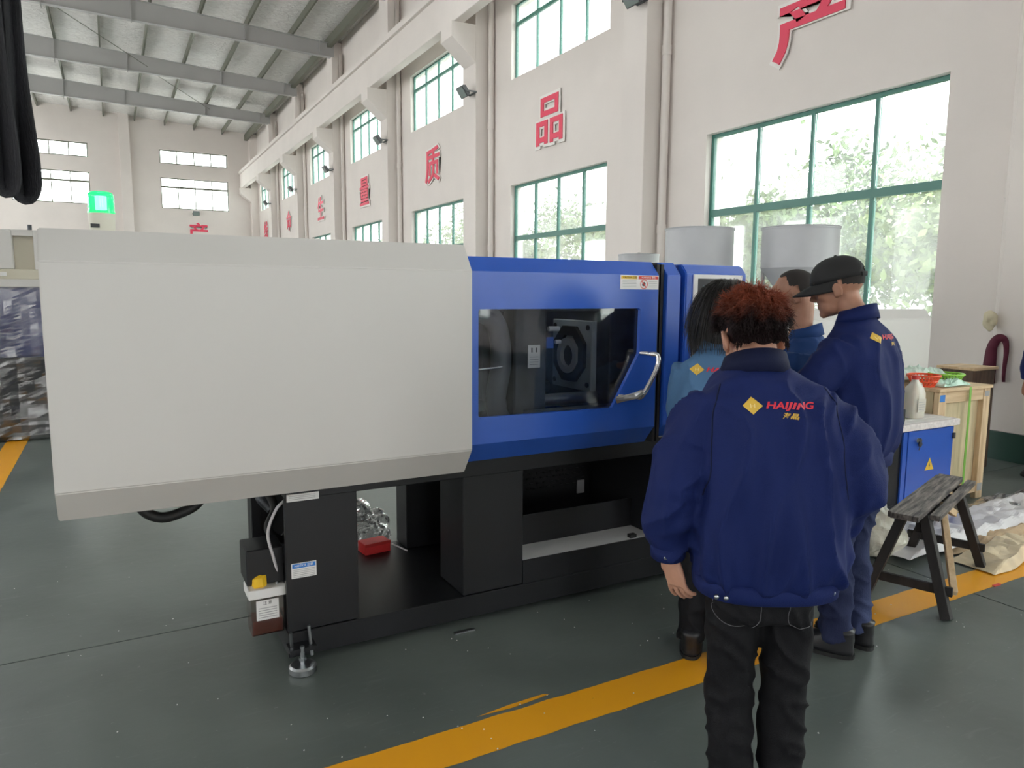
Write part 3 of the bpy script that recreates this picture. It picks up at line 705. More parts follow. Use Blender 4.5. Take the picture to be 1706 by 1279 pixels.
def ell_data(c, r, rot=None, n=16, k=10):
    c = Vector(c); V = []; F = []
    for i in range(k + 1):
        th = PI * (i + .0) / k
        for j in range(n):
            a = 2 * PI * j / n
            p = Vector((r[0] * math.sin(th) * math.cos(a), r[1] * math.sin(th) * math.sin(a), r[2] * math.cos(th)))
            if i in (0, k): p = Vector((1e-4 * math.cos(a), 1e-4 * math.sin(a), r[2] * math.cos(th)))
            if rot is not None: p = rot @ p
            V.append(c + p)
    for i in range(k):
        for j in range(n):
            a = i * n + j; b = i * n + (j + 1) % n; F.append((a, a + n, b + n, b))
    F.append(tuple(range(n))); F.append(tuple(k * n + j for j in range(n - 1, -1, -1)))
    return V, F
def rings_data(rings, n=28, pw=2.4):
    """rings: (x, y, z, rx, ry, yaw, tilt) stacked cross-sections"""
    V = []; F = []
    for r in rings:
        x, y, z, rx, ry = r[:5]; yaw = r[5] if len(r) > 5 else 0; tilt = r[6] if len(r) > 6 else 0
        for j in range(n):
            a = 2 * PI * j / n; c, s = math.cos(a), math.sin(a)
            ex = rx * math.copysign(abs(c) ** (2 / pw), c); ey = ry * math.copysign(abs(s) ** (2 / pw), s)
            p = Vector((ex * math.cos(yaw) - ey * math.sin(yaw), ex * math.sin(yaw) + ey * math.cos(yaw), ey * math.tan(tilt)))
            V.append(Vector((x, y, z)) + p)
    k = len(rings)
    for i in range(k - 1):
        for j in range(n):
            a = i * n + j; b = i * n + (j + 1) % n; F.append((a, b, b + n, a + n))
    F.append(tuple(range(n - 1, -1, -1))); F.append(tuple((k - 1) * n + j for j in range(n)))
    return V, F
def xf(data, Mx): return [Mx @ Vector(v) for v in data[0]], data[1]
def head_data(Mx):
    """head in its own frame: +Y face, +Z up, origin at ear level"""
    E = ell_data; ds = [
        E((0, -.012, .045), (.076, .098, .088)), E((0, .03, .0), (.066, .07, .085)), E((0, .045, -.055), (.052, .052, .05)),
        E((0, .078, -.09), (.024, .02, .018)), E((0, .075, .045), (.06, .03, .045)),
        E((0, .088, .032), (.05, .014, .012)), E((.036, .062, -.012), (.024, .026, .022)), E((-.036, .062, -.012), (.024, .026, .022)),
        tube_data([(0, .092, .025), (0, .106, .0), (0, .116, -.018), (0, .100, -.026)], [.007, .010, .014, .010], 10),
        E((.011, .100, -.022), (.008, .010, .007)), E((-.011, .100, -.022), (.008, .010, .007)),
        E((0, .090, -.050), (.024, .012, .0065)), E((0, .088, -.060), (.021, .012, .007)),
        ]
    for s in (-1, 1):
        ro = Matrix.Rotation(R(18) * s, 3, 'Z') @ Matrix.Rotation(R(-12), 3, 'X')
        ds.append(E((s * .081, -.008, -.004), (.009, .020, .032), ro)); ds.append(E((s * .076, .004, -.026), (.007, .010, .012)))
        ds.append(tube_data([Vector((s * .084, -.008, -.004)) + ro @ Vector((s * .004, .019 * math.cos(t), .030 * math.sin(t))) for t in [PI * q / 8 - .6 for q in range(0, 12)]], .0042, 8))
    return [xf(d, Mx) for d in ds]
def head_extras(Mx, body, browcol):
    for s in (-1, 1):
        V, F = xf(ell_data((s * .031, .0835, .012), (.013, .010, .010)), Mx); mesh_obj('eye', V, F, M['eye'], body, True)
        V, F = xf(ell_data((s * .031, .0925, .012), (.0055, .003, .0055)), Mx); mesh_obj('iris', V, F, M['ink'], body, True)
        V, F = xf(tube_data([(s * .014, .100, .030), (s * .032, .098, .036), (s * .050, .085, .032)], [.003, .0045, .003], 8), Mx); mesh_obj('eyebrow', V, F, browcol, body, True)
def hand_data(w_, d, n, side, curl=25, L=1.0, spread=5, thumb=1.0):
    """w_: wrist, d: along fingers, n: palm-facing normal, side: +1/-1 puts the thumb on d x n"""
    w_ = Vector(w_); d = Vector(d).normalized(); n = Vector(n); n = (n - d * n.dot(d)).normalized(); s = d.cross(n) * side; ds = []
    V, F = tube_data([w_ - d * .04, w_ - d * .005, w_ + d * .03 * L, w_ + d * .07 * L, w_ + d * .092 * L], [(.029, .021), (.028, .018), (.038, .0165), (.041, .0145), (.038, .011)], 14, up=s)
    ds.append((V, F))
    for i, (o, ln) in enumerate(((.0300, .072), (.0100, .080), (-.0100, .074), (-.0295, .058))):
        a = R(curl * (.7 + .15 * i)); sp = R((1.5 - i) * spread)
        dd = (d * math.cos(sp) + s * math.sin(sp)).normalized(); p = w_ + d * .082 * L + s * o * L; pts = [p]
        nn = n.copy(); cur = dd.copy(); tot = a * .5
        for seg in (.46, .30, .24):
            cur = dd * math.cos(tot) + nn * math.sin(tot); p = p + cur * ln * seg * L; pts.append(p); tot += a
        ds.append(tube_data(pts + [pts[-1] + cur * .004], [.0088 * L, .0085 * L, .0078 * L, .0068 * L, .004 * L], 10))
    tb = w_ + d * .018 * L + s * .026 * L; td = (d * .72 + s * .62 + n * .30 * thumb).normalized(); t2 = (d * .92 + s * .18 + n * .42 * thumb).normalized()
    p1 = tb + td * .042 * L; p2 = p1 + t2 * .034 * L; p3 = p2 + (t2 + n * .15).normalized() * .026 * L
    ds.append(tube_data([tb - td * .012, tb, p1, p2, p3], [.016, .0155, .0115, .0095, .006], 10))
    return ds
def hairs(name, roots, dirs, length, seg, rad, m, parent, droop=0.0, curl=0.0, curl_f=3.0, jitter=.15, tip=.35, out=None, guide=None):
    """many thin three-sided strands joined in one hair part"""
    V = []; F = []
    for r, d in zip(roots, dirs):
        ln = length * rnd.uniform(.75, 1.2); p = Vector(r); d = (Vector(d) + Vector((rnd.gauss(0, jitter), rnd.gauss(0, jitter), rnd.gauss(0, jitter)))).normalized()
        u, v = frame_of(d); ph = rnd.uniform(0, 6.28); base = len(V); pts = []
        for i in range(seg + 1):
            t = i / seg; q = p + u * (curl * t * math.cos(ph + curl_f * t * 2.2)) + v * (curl * t * math.sin(ph + curl_f * t * 2.2))
            pts.append(q); d = (d + Vector((0, 0, -droop / seg)))
            if guide: d = guide(p, d)
            d.normalize(); p = p + d * (ln / seg)
        for i, q in enumerate(pts):
            rr = rad * (1 - (1 - tip) * i / seg)
            for j in range(3):
                a = 2 * PI * j / 3 + ph; V.append(q + u * rr * math.cos(a) + v * rr * math.sin(a))
            if i:
                b = base + i * 3
                for j in range(3): F.append((b - 3 + j, b - 3 + (j + 1) % 3, b + (j + 1) % 3, b + j))
    o = mesh_obj(name, V, F, m, parent, True); o['kind'] = 'stuff' if False else 'thing'
    del o['kind']
    return o
def displace(me, fn):
    n = len(me.vertices); co = np.empty(n * 3); no = np.empty(n * 3)
    me.vertices.foreach_get('co', co); me.vertices.foreach_get('normal', no); co = co.reshape(-1, 3); no = no.reshape(-1, 3)
    for i in range(n): co[i] += no[i] * fn(co[i], no[i])
    me.vertices.foreach_set('co', co.ravel()); me.update()
def fold_fn(seed, amp=.012, vert=1.0, top=1.36):
    def f(p, n):
        x, y, z = p
        a = noise.noise(Vector((x * 11 + seed, y * 11, z * 2.2 * vert)))
        b = noise.noise(Vector((x * 22 + seed, y * 22 + 5, z * 7 + (x + y) * 6)))
        r = (1 - abs(a) * 2.2); r = max(0, r) ** 2
        return (amp * (r - .35) + amp * .35 * b) * max(.1, min(1, (top - z) / .10))
    return f
def sleeve_fn(paths, seed, amp):
    base = fold_fn(seed, amp, 1.0, max(a[2] for p in paths for a in p) + .10)
    segs = [(Vector(a), Vector(b)) for a, b in paths]
    def f(p, n):
        P_ = Vector(p); best = 9; t = 0; acc = 0
        for a, b in segs:
            ab = b - a; u = max(0, min(1, (P_ - a).dot(ab) / ab.length_squared)); dd = (P_ - (a + ab * u)).length
            if dd < best: best = dd; t = acc + u * ab.length
            acc += ab.length
        if best < .12:
            k = noise.noise(Vector((t * 13 + P_.x * 5 + P_.z * 3, P_.y * 5 + seed, P_.x * 5)))
            s_ = max(0, 1 - abs(k) * 2.2) ** 2
            wgt = max(0, min(1, (.12 - best) / .05)) * max(0, min(1, (t % 10 - .05) / .12)) * .8
            return base(p, n) * (1 - wgt) + wgt * amp * .8 * (s_ - .35)
        return base(p, n)
    return f
def project_decal(name, data, m, parent, bvh, origin, u, v, d, off=.0018):
    """lay flat print geometry (u, v) onto cloth along direction d"""
    V = []; last = None
    for p in data[0]:
        o = Vector(origin) + Vector(u) * p.x + Vector(v) * p.y - Vector(d) * .4
        h_ = bvh.ray_cast(o, Vector(d), 1.2)
        if h_[0] is not None: q = h_[0] - Vector(d) * off; last = q
        else: q = last or o + Vector(d) * .4
        V.append(q)
    return mesh_obj(name, V, data[1], m, parent)
def fine_text(body, size, offset=0.0, shear=0.0, fit=None):
    V, F = text_geo(body, size, 0.0, offset, shear)
    bm = bmesh.new(); vs = [bm.verts.new(p) for p in V]
    for f in F:
        try: bm.faces.new([vs[i] for i in f])
        except Exception: pass
    xs = [p.x for p in V]; ys = [p.y for p in V]; cx_m, cy_m = (min(xs) + max(xs)) / 2, (min(ys) + max(ys)) / 2
    sx = fit[0] / (max(xs) - min(xs)); sy = fit[1] / (max(ys) - min(ys))
    for q in bm.verts: q.co.x = (q.co.x - cx_m) * sx; q.co.y = (q.co.y - cy_m) * sy
    for _ in range(4):
        es = [e for e in bm.edges if e.calc_length() > .010]
        if not es: break
        bmesh.ops.subdivide_edges(bm, edges=es, cuts=1); bmesh.ops.triangulate(bm, faces=bm.faces[:])
    bm.verts.index_update(); out = [q.co.copy() for q in bm.verts], [tuple(q.index for q in f.verts) for f in bm.faces]; bm.free(); return out
def grid_poly(pts, n=6):
    """diamond as a grid of quads"""
    a, b, c, d = [Vector((*p, 0)) for p in pts]; V = []; F = []
    for i in range(n + 1):
        for j in range(n + 1):
            s, t = i / n, j / n; V.append(a * (1 - s) * (1 - t) + b * s * (1 - t) + c * s * t + d * (1 - s) * t)
    for i in range(n):
        for j in range(n): k = i * (n + 1) + j; F.append((k, k + n + 1, k + n + 2, k + 1))
    return V, F
def back_print(jacket, origin, u, d, W=.205):
    """company print: gold diamond with initial, red slanted name, small gold characters"""
    bvh = BVHTree.FromPolygons([v.co.copy() for v in jacket.data.vertices], [tuple(p.vertices) for p in jacket.data.polygons])
    o = Vector(origin); u = Vector(u).normalized(); v = Vector((0, 0, 1)); s = W / .205
    dm = grid_poly([(-.030 * s, 0), (0, -.024 * s), (.030 * s, 0), (0, .024 * s)], 8)
    e = project_decal('print_emblem', dm, M['gold'], jacket, bvh, o - u * .072 * s, u, v, d)
    project_decal('print_initial', fine_text('H', 1, .0, 0, (.014 * s, .012 * s)), M['pale_gold'], jacket, bvh, o - u * .072 * s, u, v, d, .003)
    project_decal('print_name', fine_text('HAIJING', 1, .03, .25, (.142 * s, .025 * s)), M['logo_red'], jacket, bvh, o + u * .037 * s, u, v, d, .002)
    project_decal('print_characters', fine_text('海晶', 1, .02, .25, (.042 * s, .017 * s)), M['gold'], jacket, bvh, o + u * .033 * s - v * .026 * s, u, v, d, .002)
M['eye'] = mat('eye_white', (.75, .73, .7), .3)
M['gold'] = mat('gold_print', (.72, .46, .06), .5); M['pale_gold'] = mat('pale_gold_print', (.9, .75, .35), .5); M['logo_red'] = mat('logo_red', (.70, .03, .06), .5)
M['skin'] = mat('skin', (.55, .29, .20), .5, var=.06, vscale=20); M['skin_tan'] = mat('tanned_skin', (.40, .20, .13), .5, var=.08, vscale=20)
def cloth(name, col, bump=.25, sheen=.0, var=.05):
    return mat(name, col, .75, var=var, vscale=3, bump=bump, bscale=420, sheen=sheen, spec=.25)
M['navy'] = cloth('navy_twill', (.0062, .0155, .098)); M['navy_dark'] = cloth('navy_collar', (.0035, .007, .036))
M['lightblue'] = cloth('light_blue_twill', (.085, .185, .34)); M['midblue'] = cloth('mid_blue_twill', (.02, .06, .20))
M['blackjean'] = cloth('black_denim', (.0065, .0065, .0085), sheen=.0); M['bluejean'] = mat('blue_denim', (.034, .045, .10), .8, var=.5, vscale=4, bump=.3, bscale=300, col2=(.012, .016, .05), stretch=(1, 1, .35), spec=.2)
M['shoe_dark'] = mat('dark_leather', (.015, .015, .018), .4); M['shoe_white'] = mat('pale_canvas', (.62, .55, .54), .6)
M['hair_black'] = mat('black_hair', (.008, .006, .006), .35, var=.3, vscale=30); M['stubble'] = mat('short_hair', (.02, .016, .015), .8)
def dyed():
    m, n, l, b = principled('dyed_hair'); b.inputs['Roughness'].default_value = .6; b.inputs['Specular IOR Level'].default_value = .25
    t = n.new('ShaderNodeTexCoord'); s = n.new('ShaderNodeSeparateXYZ'); l.new(t.outputs['Object'], s.inputs[0])
    nz = n.new('ShaderNodeTexNoise'); nz.inputs['Scale'].default_value = 18; l.new(t.outputs['Object'], nz.inputs[0])
    ma = n.new('ShaderNodeMath'); ma.operation = 'MULTIPLY_ADD'; ma.inputs[1].default_value = .10; l.new(nz.outputs[0], ma.inputs[0]); l.new(s.outputs['Z'], ma.inputs[2])
    r = n.new('ShaderNodeMapRange'); r.inputs[1].default_value = 1.535; r.inputs[2].default_value = 1.60; l.new(ma.outputs[0], r.inputs[0])
    mx = n.new('ShaderNodeMixRGB'); mx.inputs[1].default_value = (.014, .006, .007, 1); mx.inputs[2].default_value = (.27, .062, .03, 1); l.new(r.outputs[0], mx.inputs[0]); l.new(mx.outputs[0], b.inputs['Base Color'])
    return m
M['dyed'] = dyed()
def shoe(foot_pos, yaw, m, parent, sole=None, L=.27):
    Mx = Matrix.Translation(foot_pos) @ Matrix.Rotation(yaw, 4, 'Z')
    V, F = rings_data([(0, .075, 0.012, .044, L * .5, 0), (0, .075, .035, .046, L * .5, 0), (0, .06, .06, .042, L * .44), (0, .03, .08, .040, .09), (0, -.0, .11, .042, .058), (0, -.005, .125, .042, .055)], 24, 2.6)
    o = mesh_obj('shoe', [Mx @ v for v in V], F, m, parent, True)
    V, F = rings_data([(0, .075, 0, .047, L * .5 + .004), (0, .075, .018, .048, L * .5 + .005)], 24, 2.6)
    s_ = mesh_obj('sole', [Mx @ v for v in V], F, sole or M['rubber'], o)
    return o
def snap(parent, p, d=(0, -1, 0), r=.0075):
    p = Vector(p); d = Vector(d); V, F = tube_data([p, p + d * .004], [r, r * .7], 12); return mesh_obj('snap_button', V, F, M['steel'], parent, True)
def collar(name, c, rx, ry, h_, m, parent, lean=(0, 0), flare=.022, gap=.6):
    """folded shirt collar open at the front (+y)"""
    V = []; F = []; n = 40; c = Vector(c)
    for i in range(n + 1):
        a = PI / 2 + gap / 2 + (2 * PI - gap) * i / n
        e = Vector((math.cos(a), math.sin(a), 0))
        back = max(0, -math.sin(a)); drop = (1 - back) * .012
        for (k, z, th) in ((1.0, 0, 0), (1.0, h_, .0), (1.10, h_ + .004, .0), (1.0, -.010, flare), (.97, -.012, flare - .006)):
            V.append(c + Vector((e.x * (rx * k + th), e.y * (ry * k + th), z - drop - lean[1] * e.y)) + Vector((lean[0] * z, 0, 0)))
        if i:
            q = i * 5
            for j in range(5): F.append((q - 5 + j, q + j, q + (j + 1) % 5, q - 5 + (j + 1) % 5))
    F.append((0, 1, 2, 3, 4)); F.append(tuple(n * 5 + j for j in (4, 3, 2, 1, 0)))
    return mesh_obj(name, V, F, m, parent, True)

# ------------------------------------------------ man in front with reddish hair
def px_local(px, dep): return dep / cf_ * px
p1 = at_depth(1275, 700, 1.98)
man = empty('person', 'person with curly reddish hair seen from behind, head bowed, navy work jacket and black jeans', 'person', (p1.x, p1.y, 0), (0, 0, math.atan2(FH.y, FH.x) - PI / 2))
HM = Matrix.Translation((-.002, .135, 1.425)) @ Matrix.Rotation(R(3), 4, 'Z') @ Matrix.Rotation(R(-30), 4, 'X')
Lw = (-.245, .045, .815); Rw = (.236, .075, .875)
armL = [(-.140, .03, 1.255), (-.205, .02, 1.14), (-.245, -.005, 1.02), (-.25, .02, .92), (-.247, .04, .825)]
armR = [(.150, .03, 1.26), (.215, .0, 1.15), (.248, -.02, 1.05), (.248, .01, .97), (.248, .05, .905)]
legL = [(-.060, .0, .80), (-.064, .005, .62), (-.062, .015, .45), (-.058, .0, .28), (-.052, -.01, .09)]
legR = [(.082, .0, .80), (.092, .0, .62), (.096, .01, .45), (.092, .0, .28), (.092, -.01, .09)]
def body_mesh(HM, torso, arms, legs, hands, voxel, skin, name='body', ar=.86):
    nt = Vector(torso[-1][:3]); ds = head_data(HM) + [rings_data(torso), tube_data([HM @ Vector((0, -.018, .02)), HM @ Vector((0, -.022, -.055)), nt, nt - Vector((0, 0, .06))], [.056, .055, .055, .062], 18)]
    for a in arms: ds.append(tube_data(a, [.034 * ar, .044 * ar, .038 * ar, .033 * ar, .026][:len(a)], 12))
    for l_ in legs: ds.append(tube_data(l_, [.068, .062, .050, .048, .036][:len(l_)], 12)); fp = Vector(l_[-1]); ds.append(ell_data((fp.x, fp.y + .06, .05), (.034, .10, .035)))
    for h_ in hands: ds += hand_data(*h_)
    return fuse(ds, voxel, 3, name)
tor = [(.01, .0, .76, .13, .10), (.01, .0, .95, .135, .105), (.01, .01, 1.12, .14, .10), (.005, .03, 1.24, .15, .09), (.0, .05, 1.30, .11, .07), (-.008, .075, 1.35, .06, .055), (-.012, .09, 1.40, .05, .05)]
bd = mesh_to_obj('body', body_mesh(HM, tor, [armL, armR], [legL, legR],
    [((-.238, .045, .805), (.26, .02, -.98), (.75, .5, .2), -1, 22, .94, 8), ((.252, .070, .895), (-.05, .06, -1), (-.9, .3, 0), 1, 18, .94, 7)], .0042, M['skin']), M['skin'], man)
head_extras(HM, bd, M['hair_black'])
ds = [rings_data([(.020, .005, .770, .198, .138), (.022, .005, .795, .210, .150), (.025, .0, .85, .216, .157), (.022, -.003, .95, .215, .158), (.016, .0, 1.10, .208, .150), (.012, .012, 1.20, .200, .138), (.008, .030, 1.275, .182, .118), (.0, .052, 1.325, .135, .092), (-.008, .072, 1.355, .088, .074), (-.012, .085, 1.375, .074, .066)], 36, 2.5),
      tube_data(smooth_path(armL, 3), [.064, .070, .075, .078, .078, .077, .076, .076, .074, .070, .062, .056, .050], 20), tube_data(smooth_path(armR, 3), [.064, .071, .077, .081, .082, .081, .080, .076, .070, .064, .058, .054, .050], 20)]
jm = fuse(ds, .008, 5)
displace(jm, sleeve_fn([(armL[i], armL[i + 1]) for i in range(4)] + [(armR[i], armR[i + 1]) for i in range(4)], 3.3, .027))
jk = mesh_to_obj('jacket', jm, M['navy'], man)
jk['label'] = 'navy blue work jacket with red and gold back print'
V, F = rings_data([(.020, .003, .732, .188, .130), (.020, .003, .737, .197, .139), (.020, .003, .776, .201, .143), (.020, .003, .786, .194, .136)], 40, 2.5)
hb = mesh_obj('hem_band', V, F, M['navy'], jk, True)
for x, y, z in ((-.148, -.118, .757), (-.125, -.127, .757), (.172, -.098, .760)): snap(jk, (x, y, z))
for arm, c in ((armL, Lw), (armR, Rw)):
    e = Vector(arm[-1]); d = (e - Vector(arm[-2])).normalized()
    V, F = tube_data([e - d * .03, e + d * .012, e + d * .014], [.053, .050, .043], 20); mesh_obj('cuff', V, F, M['navy'], jk, True)
snap(jk, (-.262, -.005, .822))
collar('collar', (-.010, .080, 1.342), .078, .070, .048, M['navy_dark'], jk, lean=(0, .022), flare=.026)
back_print(jk, (.0, 0, 1.268), (1, 0, -.01), (0, 1, 0), .187)
def trousers(name, m, parent, hips, legs, rad, seed, amp=.010, voxel=.009):
    ds = [rings_data(hips, 28, 2.3)]
    for l_ in legs: ds.append(tube_data(smooth_path(l_, 3), [rad[min(int(i / 3), len(rad) - 2)] * (1 - (i % 3) / 3) + rad[min(int(i / 3) + 1, len(rad) - 1)] * ((i % 3) / 3) for i in range(3 * (len(l_) - 1) + 1)], 20))
    me = fuse(ds, voxel, 4)
    def f(p, n):
        x, y, z = p; a = noise.noise(Vector((x * 9 + seed, y * 9, z * 13 + x * 8))); r = max(0, 1 - abs(a) * 2.4) ** 2
        return amp * (r - .35)
    displace(me, f); return mesh_to_obj(name, me, m, parent)
tr_ = trousers('jeans', M['blackjean'], man, [(.012, .0, .66, .142, .102), (.012, 0, .74, .147, .112), (.012, 0, .84, .145, .108), (.012, 0, .90, .135, .10)], [legL[:-1] + [(-.054, -.01, .075)], legR[:-1] + [(.092, -.01, .075)]], [.078, .073, .067, .065, .062], 8.1)
M['stitch'] = mat('grey_stitching', (.12, .12, .13), .7)
bvh_j = BVHTree.FromPolygons([v.co.copy() for v in tr_.data.vertices], [tuple(p.vertices) for p in tr_.data.polygons])
for sx, sgn in ((-.078, 1), (.108, 1)):
    path = [(-.058, .02), (-.058, -.035), (-.040, -.060), (0, -.070), (.040, -.060), (.058, -.035), (.058, .02)]
    pts = []
    for q in smooth_path([Vector((a, b, 0)) for a, b in path], 5):
        h_ = bvh_j.ray_cast(Vector((sx + q.x * .92, -.5, .720 + q.y)), Vector((0, 1, 0)))
        if h_[0]: pts.append(h_[0] - Vector((0, .0006, 0)))
    if len(pts) > 3: V, F = tube_data(pts, .0011, 5); mesh_obj('pocket_stitching', V, F, M['stitch'], tr_)
shoe((-.052, -.035, 0), .1, M['shoe_white'], man); shoe((.094, -.035, 0), -.08, M['shoe_white'], man)
# curly hair: under-layer and curls
hc = HM @ Vector((0, -.012, .045)); ro3 = HM.to_3x3()
def scalp(n, test, r=(.082, .104, .095), c=(0, -.012, .045)):
    out = []; dirs = []
    while len(out) < n:
        v = Vector((rnd.gauss(0, 1), rnd.gauss(0, 1), rnd.gauss(0, 1))).normalized()
        if not test(v): continue
        p = Vector((c[0] + v.x * r[0], c[1] + v.y * r[1], c[2] + v.z * r[2])); out.append(HM_cur @ p); dirs.append((HM_cur.to_3x3() @ v).normalized())
    return out, dirs
HM_cur = HM
tst = lambda v: not (v.z < .12 and abs(v.x) > .72 and v.y > -.55) and (v.z > -.45 if v.y < -.2 else v.z > .0 if v.y < .5 else v.z > .45)
under = fuse([xf(ell_data((0, -.014, .052), (.083, .108, .094)), HM), xf(ell_data((0, -.055, .004), (.069, .060, .054)), HM)], .008, 4)
displace(under, lambda p, n: .010 * noise.noise(Vector(p) * 34) + .008 * noise.noise(Vector(p) * 70))
hr = mesh_to_obj('hair', under, M['dyed'], man); hr['label'] = 'curly hair, copper red on top and dark below'
rt, dr = scalp(420, tst, (.086, .108, .096)); r2 = []; d2 = []
for a, b in zip(rt, dr):   # locks of nearly parallel curls
    sw = (b + Vector((rnd.gauss(0, .42), rnd.gauss(0, .42), rnd.gauss(0, .3)))).normalized()
    for _ in range(12): r2.append(a + Vector((rnd.gauss(0, .0045), rnd.gauss(0, .0045), rnd.gauss(0, .0045)))); d2.append(sw)
hairs('curls', r2, d2, .038, 7, .0013, M['dyed'], hr, droop=1.5, curl=.007, curl_f=2.2, jitter=.12)
r2 = []; d2 = []
for i in range(1600):
    a = rnd.uniform(PI, 2 * PI); z = rnd.uniform(-.040, .02); s = (1 - max(0, -z - .03) * 3) * .9
    r2.append(HM @ Vector((.078 * s * math.cos(a), -.052 + .060 * s * math.sin(a), z))); d2.append((HM.to_3x3() @ Vector((math.cos(a) * .45, math.sin(a) * .45, -1))).normalized())
hairs('nape_hair', r2, d2, .018, 3, .0013, M['dyed'], hr, droop=.2, jitter=.15)

for path in ([(-.130, 1.315), (-.155, 1.27), (-.166, 1.18), (-.170, 1.08), (-.180, 1.02)], [(.140, 1.32), (.170, 1.27), (.180, 1.18), (.186, 1.08), (.196, 1.02)]):
    bj = BVHTree.FromPolygons([v.co.copy() for v in jk.data.vertices], [tuple(p.vertices) for p in jk.data.polygons]); pts = []
    for q in smooth_path([Vector((a, 0, b)) for a, b in path], 6):
        h_ = bj.ray_cast(Vector((q.x, -.6, q.z)), Vector((0, 1, 0)))
        if h_[0]: pts.append(h_[0] + Vector((0, .0012, 0)))
    if len(pts) > 3: V, F = tube_data(pts, .0026, 6); mesh_obj('armhole_seam', V, F, M['navy_dark'], jk, True)
# ------------------------------------------------ man with black cap
p2 = at_depth(1428, 700, 3.10); yaw2 = R(41)
man2 = empty('person', 'person in a black cap and navy work jacket looking down towards the control screen', 'person', (p2.x, p2.y, 0), (0, 0, math.atan2(FH.y, FH.x) - PI / 2 + yaw2))
man2.scale = (1.0, 1.0, 1.0)
HM2 = Matrix.Translation((-.012, .108, 1.580)) @ Matrix.Rotation(R(16), 4, 'Z') @ Matrix.Rotation(R(-14), 4, 'X')
HM_cur = HM2
a2L = [(-.160, .02, 1.345), (-.255, .06, 1.21), (-.265, .16, 1.12), (-.20, .26, 1.10), (-.12, .33, 1.09)]
a2R = [(.160, .02, 1.345), (.235, .0, 1.20), (.240, .05, 1.08), (.18, .19, 1.05), (.09, .28, 1.05)]
l2L = [(-.088, .0, .86), (-.10, .01, .66), (-.105, .02, .48), (-.10, .0, .28), (-.10, -.01, .09)]
l2R = [(.088, .0, .86), (.085, .0, .66), (.075, .02, .48), (.065, -.01, .28), (.055, -.03, .09)]
t2 = [(0, 0, .82, .14, .10), (0, 0, 1.0, .145, .11), (0, .0, 1.2, .155, .105), (0, .0, 1.32, .16, .09), (0, .0, 1.37, .11, .07), (0, .015, 1.42, .06, .055), (0, .035, 1.47, .052, .05)]
bd2 = mesh_to_obj('body', body_mesh(HM2, t2, [a2L, a2R], [l2L, l2R], [((-.10, .345, 1.09), (.8, .5, -.1), (0, -.6, -.8), 1, 35), ((.07, .30, 1.05), (-.8, .5, 0), (0, -.6, -.8), -1, 35)], .0065, M['skin_tan']), M['skin_tan'], man2)
head_extras(HM2, bd2, M['stubble'])
ds = [rings_data([(.0, .0, .885, .170, .132), (.0, .0, .93, .192, .150), (.0, -.005, 1.02, .200, .156), (.0, -.005, 1.15, .202, .152), (.0, .0, 1.30, .200, .136), (0, .005, 1.375, .175, .110), (0, .015, 1.425, .125, .088), (0, .022, 1.455, .078, .070), (0, .025, 1.475, .068, .062)], 36, 2.5),
      tube_data(smooth_path(a2L, 3), [.068, .074, .079, .080, .078, .076, .074, .070, .066, .062, .058, .054, .050], 18), tube_data(smooth_path(a2R, 3), [.068, .074, .079, .080, .078, .077, .076, .072, .066, .062, .058, .054, .050], 18)]
jm = fuse(ds, .009, 5); displace(jm, sleeve_fn([(a2L[i], a2L[i + 1]) for i in range(4)] + [(a2R[i], a2R[i + 1]) for i in range(4)], 11.7, .013))
jk2 = mesh_to_obj('jacket', jm, M['navy'], man2); jk2['label'] = 'navy blue work jacket with red and gold back print'
V, F = rings_data([(0, 0, .835, .160, .124), (0, 0, .84, .169, .133), (0, 0, .89, .174, .137), (0, 0, .905, .163, .128)], 40, 2.5); mesh_obj('hem_band', V, F, M['navy'], jk2, True)
collar('collar', (0, .028, 1.462), .072, .066, .045, M['navy'], jk2, lean=(0, .015))
back_print(jk2, (-.012, 0, 1.385), (1, 0, 0), (0, 1, 0), .20)
tr2 = trousers('jeans', M['bluejean'], man2, [(0, .0, .72, .150, .108), (0, 0, .82, .155, .115), (0, 0, .95, .15, .11)], [l2L[:-1] + [(-.10, -.01, .07)], l2R[:-1] + [(.055, -.03, .07)]], [.088, .083, .076, .070, .064], 2.7, .012)
shoe((-.10, -.03, 0), .25, M['shoe_dark'], man2); shoe((.055, -.05, 0), -.1, M['shoe_dark'], man2)
# cap: dome with panels, curved brim, gap and strap at the back
V = []; F = []; n = 40; k = 12
for i in range(k + 1):
    th = (PI / 2) * i / k
    for j in range(n):
        a = 2 * PI * j / n; seam = .0012 * (abs(math.sin(3 * a)) < .08)
        V.append(HM2 @ Vector(((.087 - seam) * math.cos(th) * math.cos(a), -.004 + (.115 - seam) * math.cos(th) ** .85 * math.sin(a), .040 + .105 * math.sin(th) ** .9)))
for i in range(k):
    for j in range(n):
        a = 2 * PI * (j + .5) / n
        if i < 3 and abs(a - 1.5 * PI) < .42 * (1 - i * .22): continue
        q = i * n + j; b = i * n + (j + 1) % n; F.append((q, b, b + n, q + n))
cap = mesh_obj('cap', V, F, mat('black_cap_cloth', (.012, .012, .013), .8, bump=.2, bscale=400), man2, True); cap['label'] = 'black baseball cap with adjuster opening'
sm = cap.modifiers.new('thick', 'SOLIDIFY'); sm.thickness = .003
V = []; F = []
for i in range(7):
    for j in range(17):
        a = PI * (j / 16 - .5); t = i / 6; rx, ry = .082 + t * .004, .092 + t * .078
        V.append(HM2 @ Vector((rx * math.sin(a) * (1 - .05 * t), -.004 + .113 * math.cos(a) + t * .085 * math.cos(a) ** .7 if math.cos(a) > 1e-6 else -.012, .043 - t * .022 - .030 * (math.sin(a) ** 2) * (t * .6 + .1) - t * t * .006)))
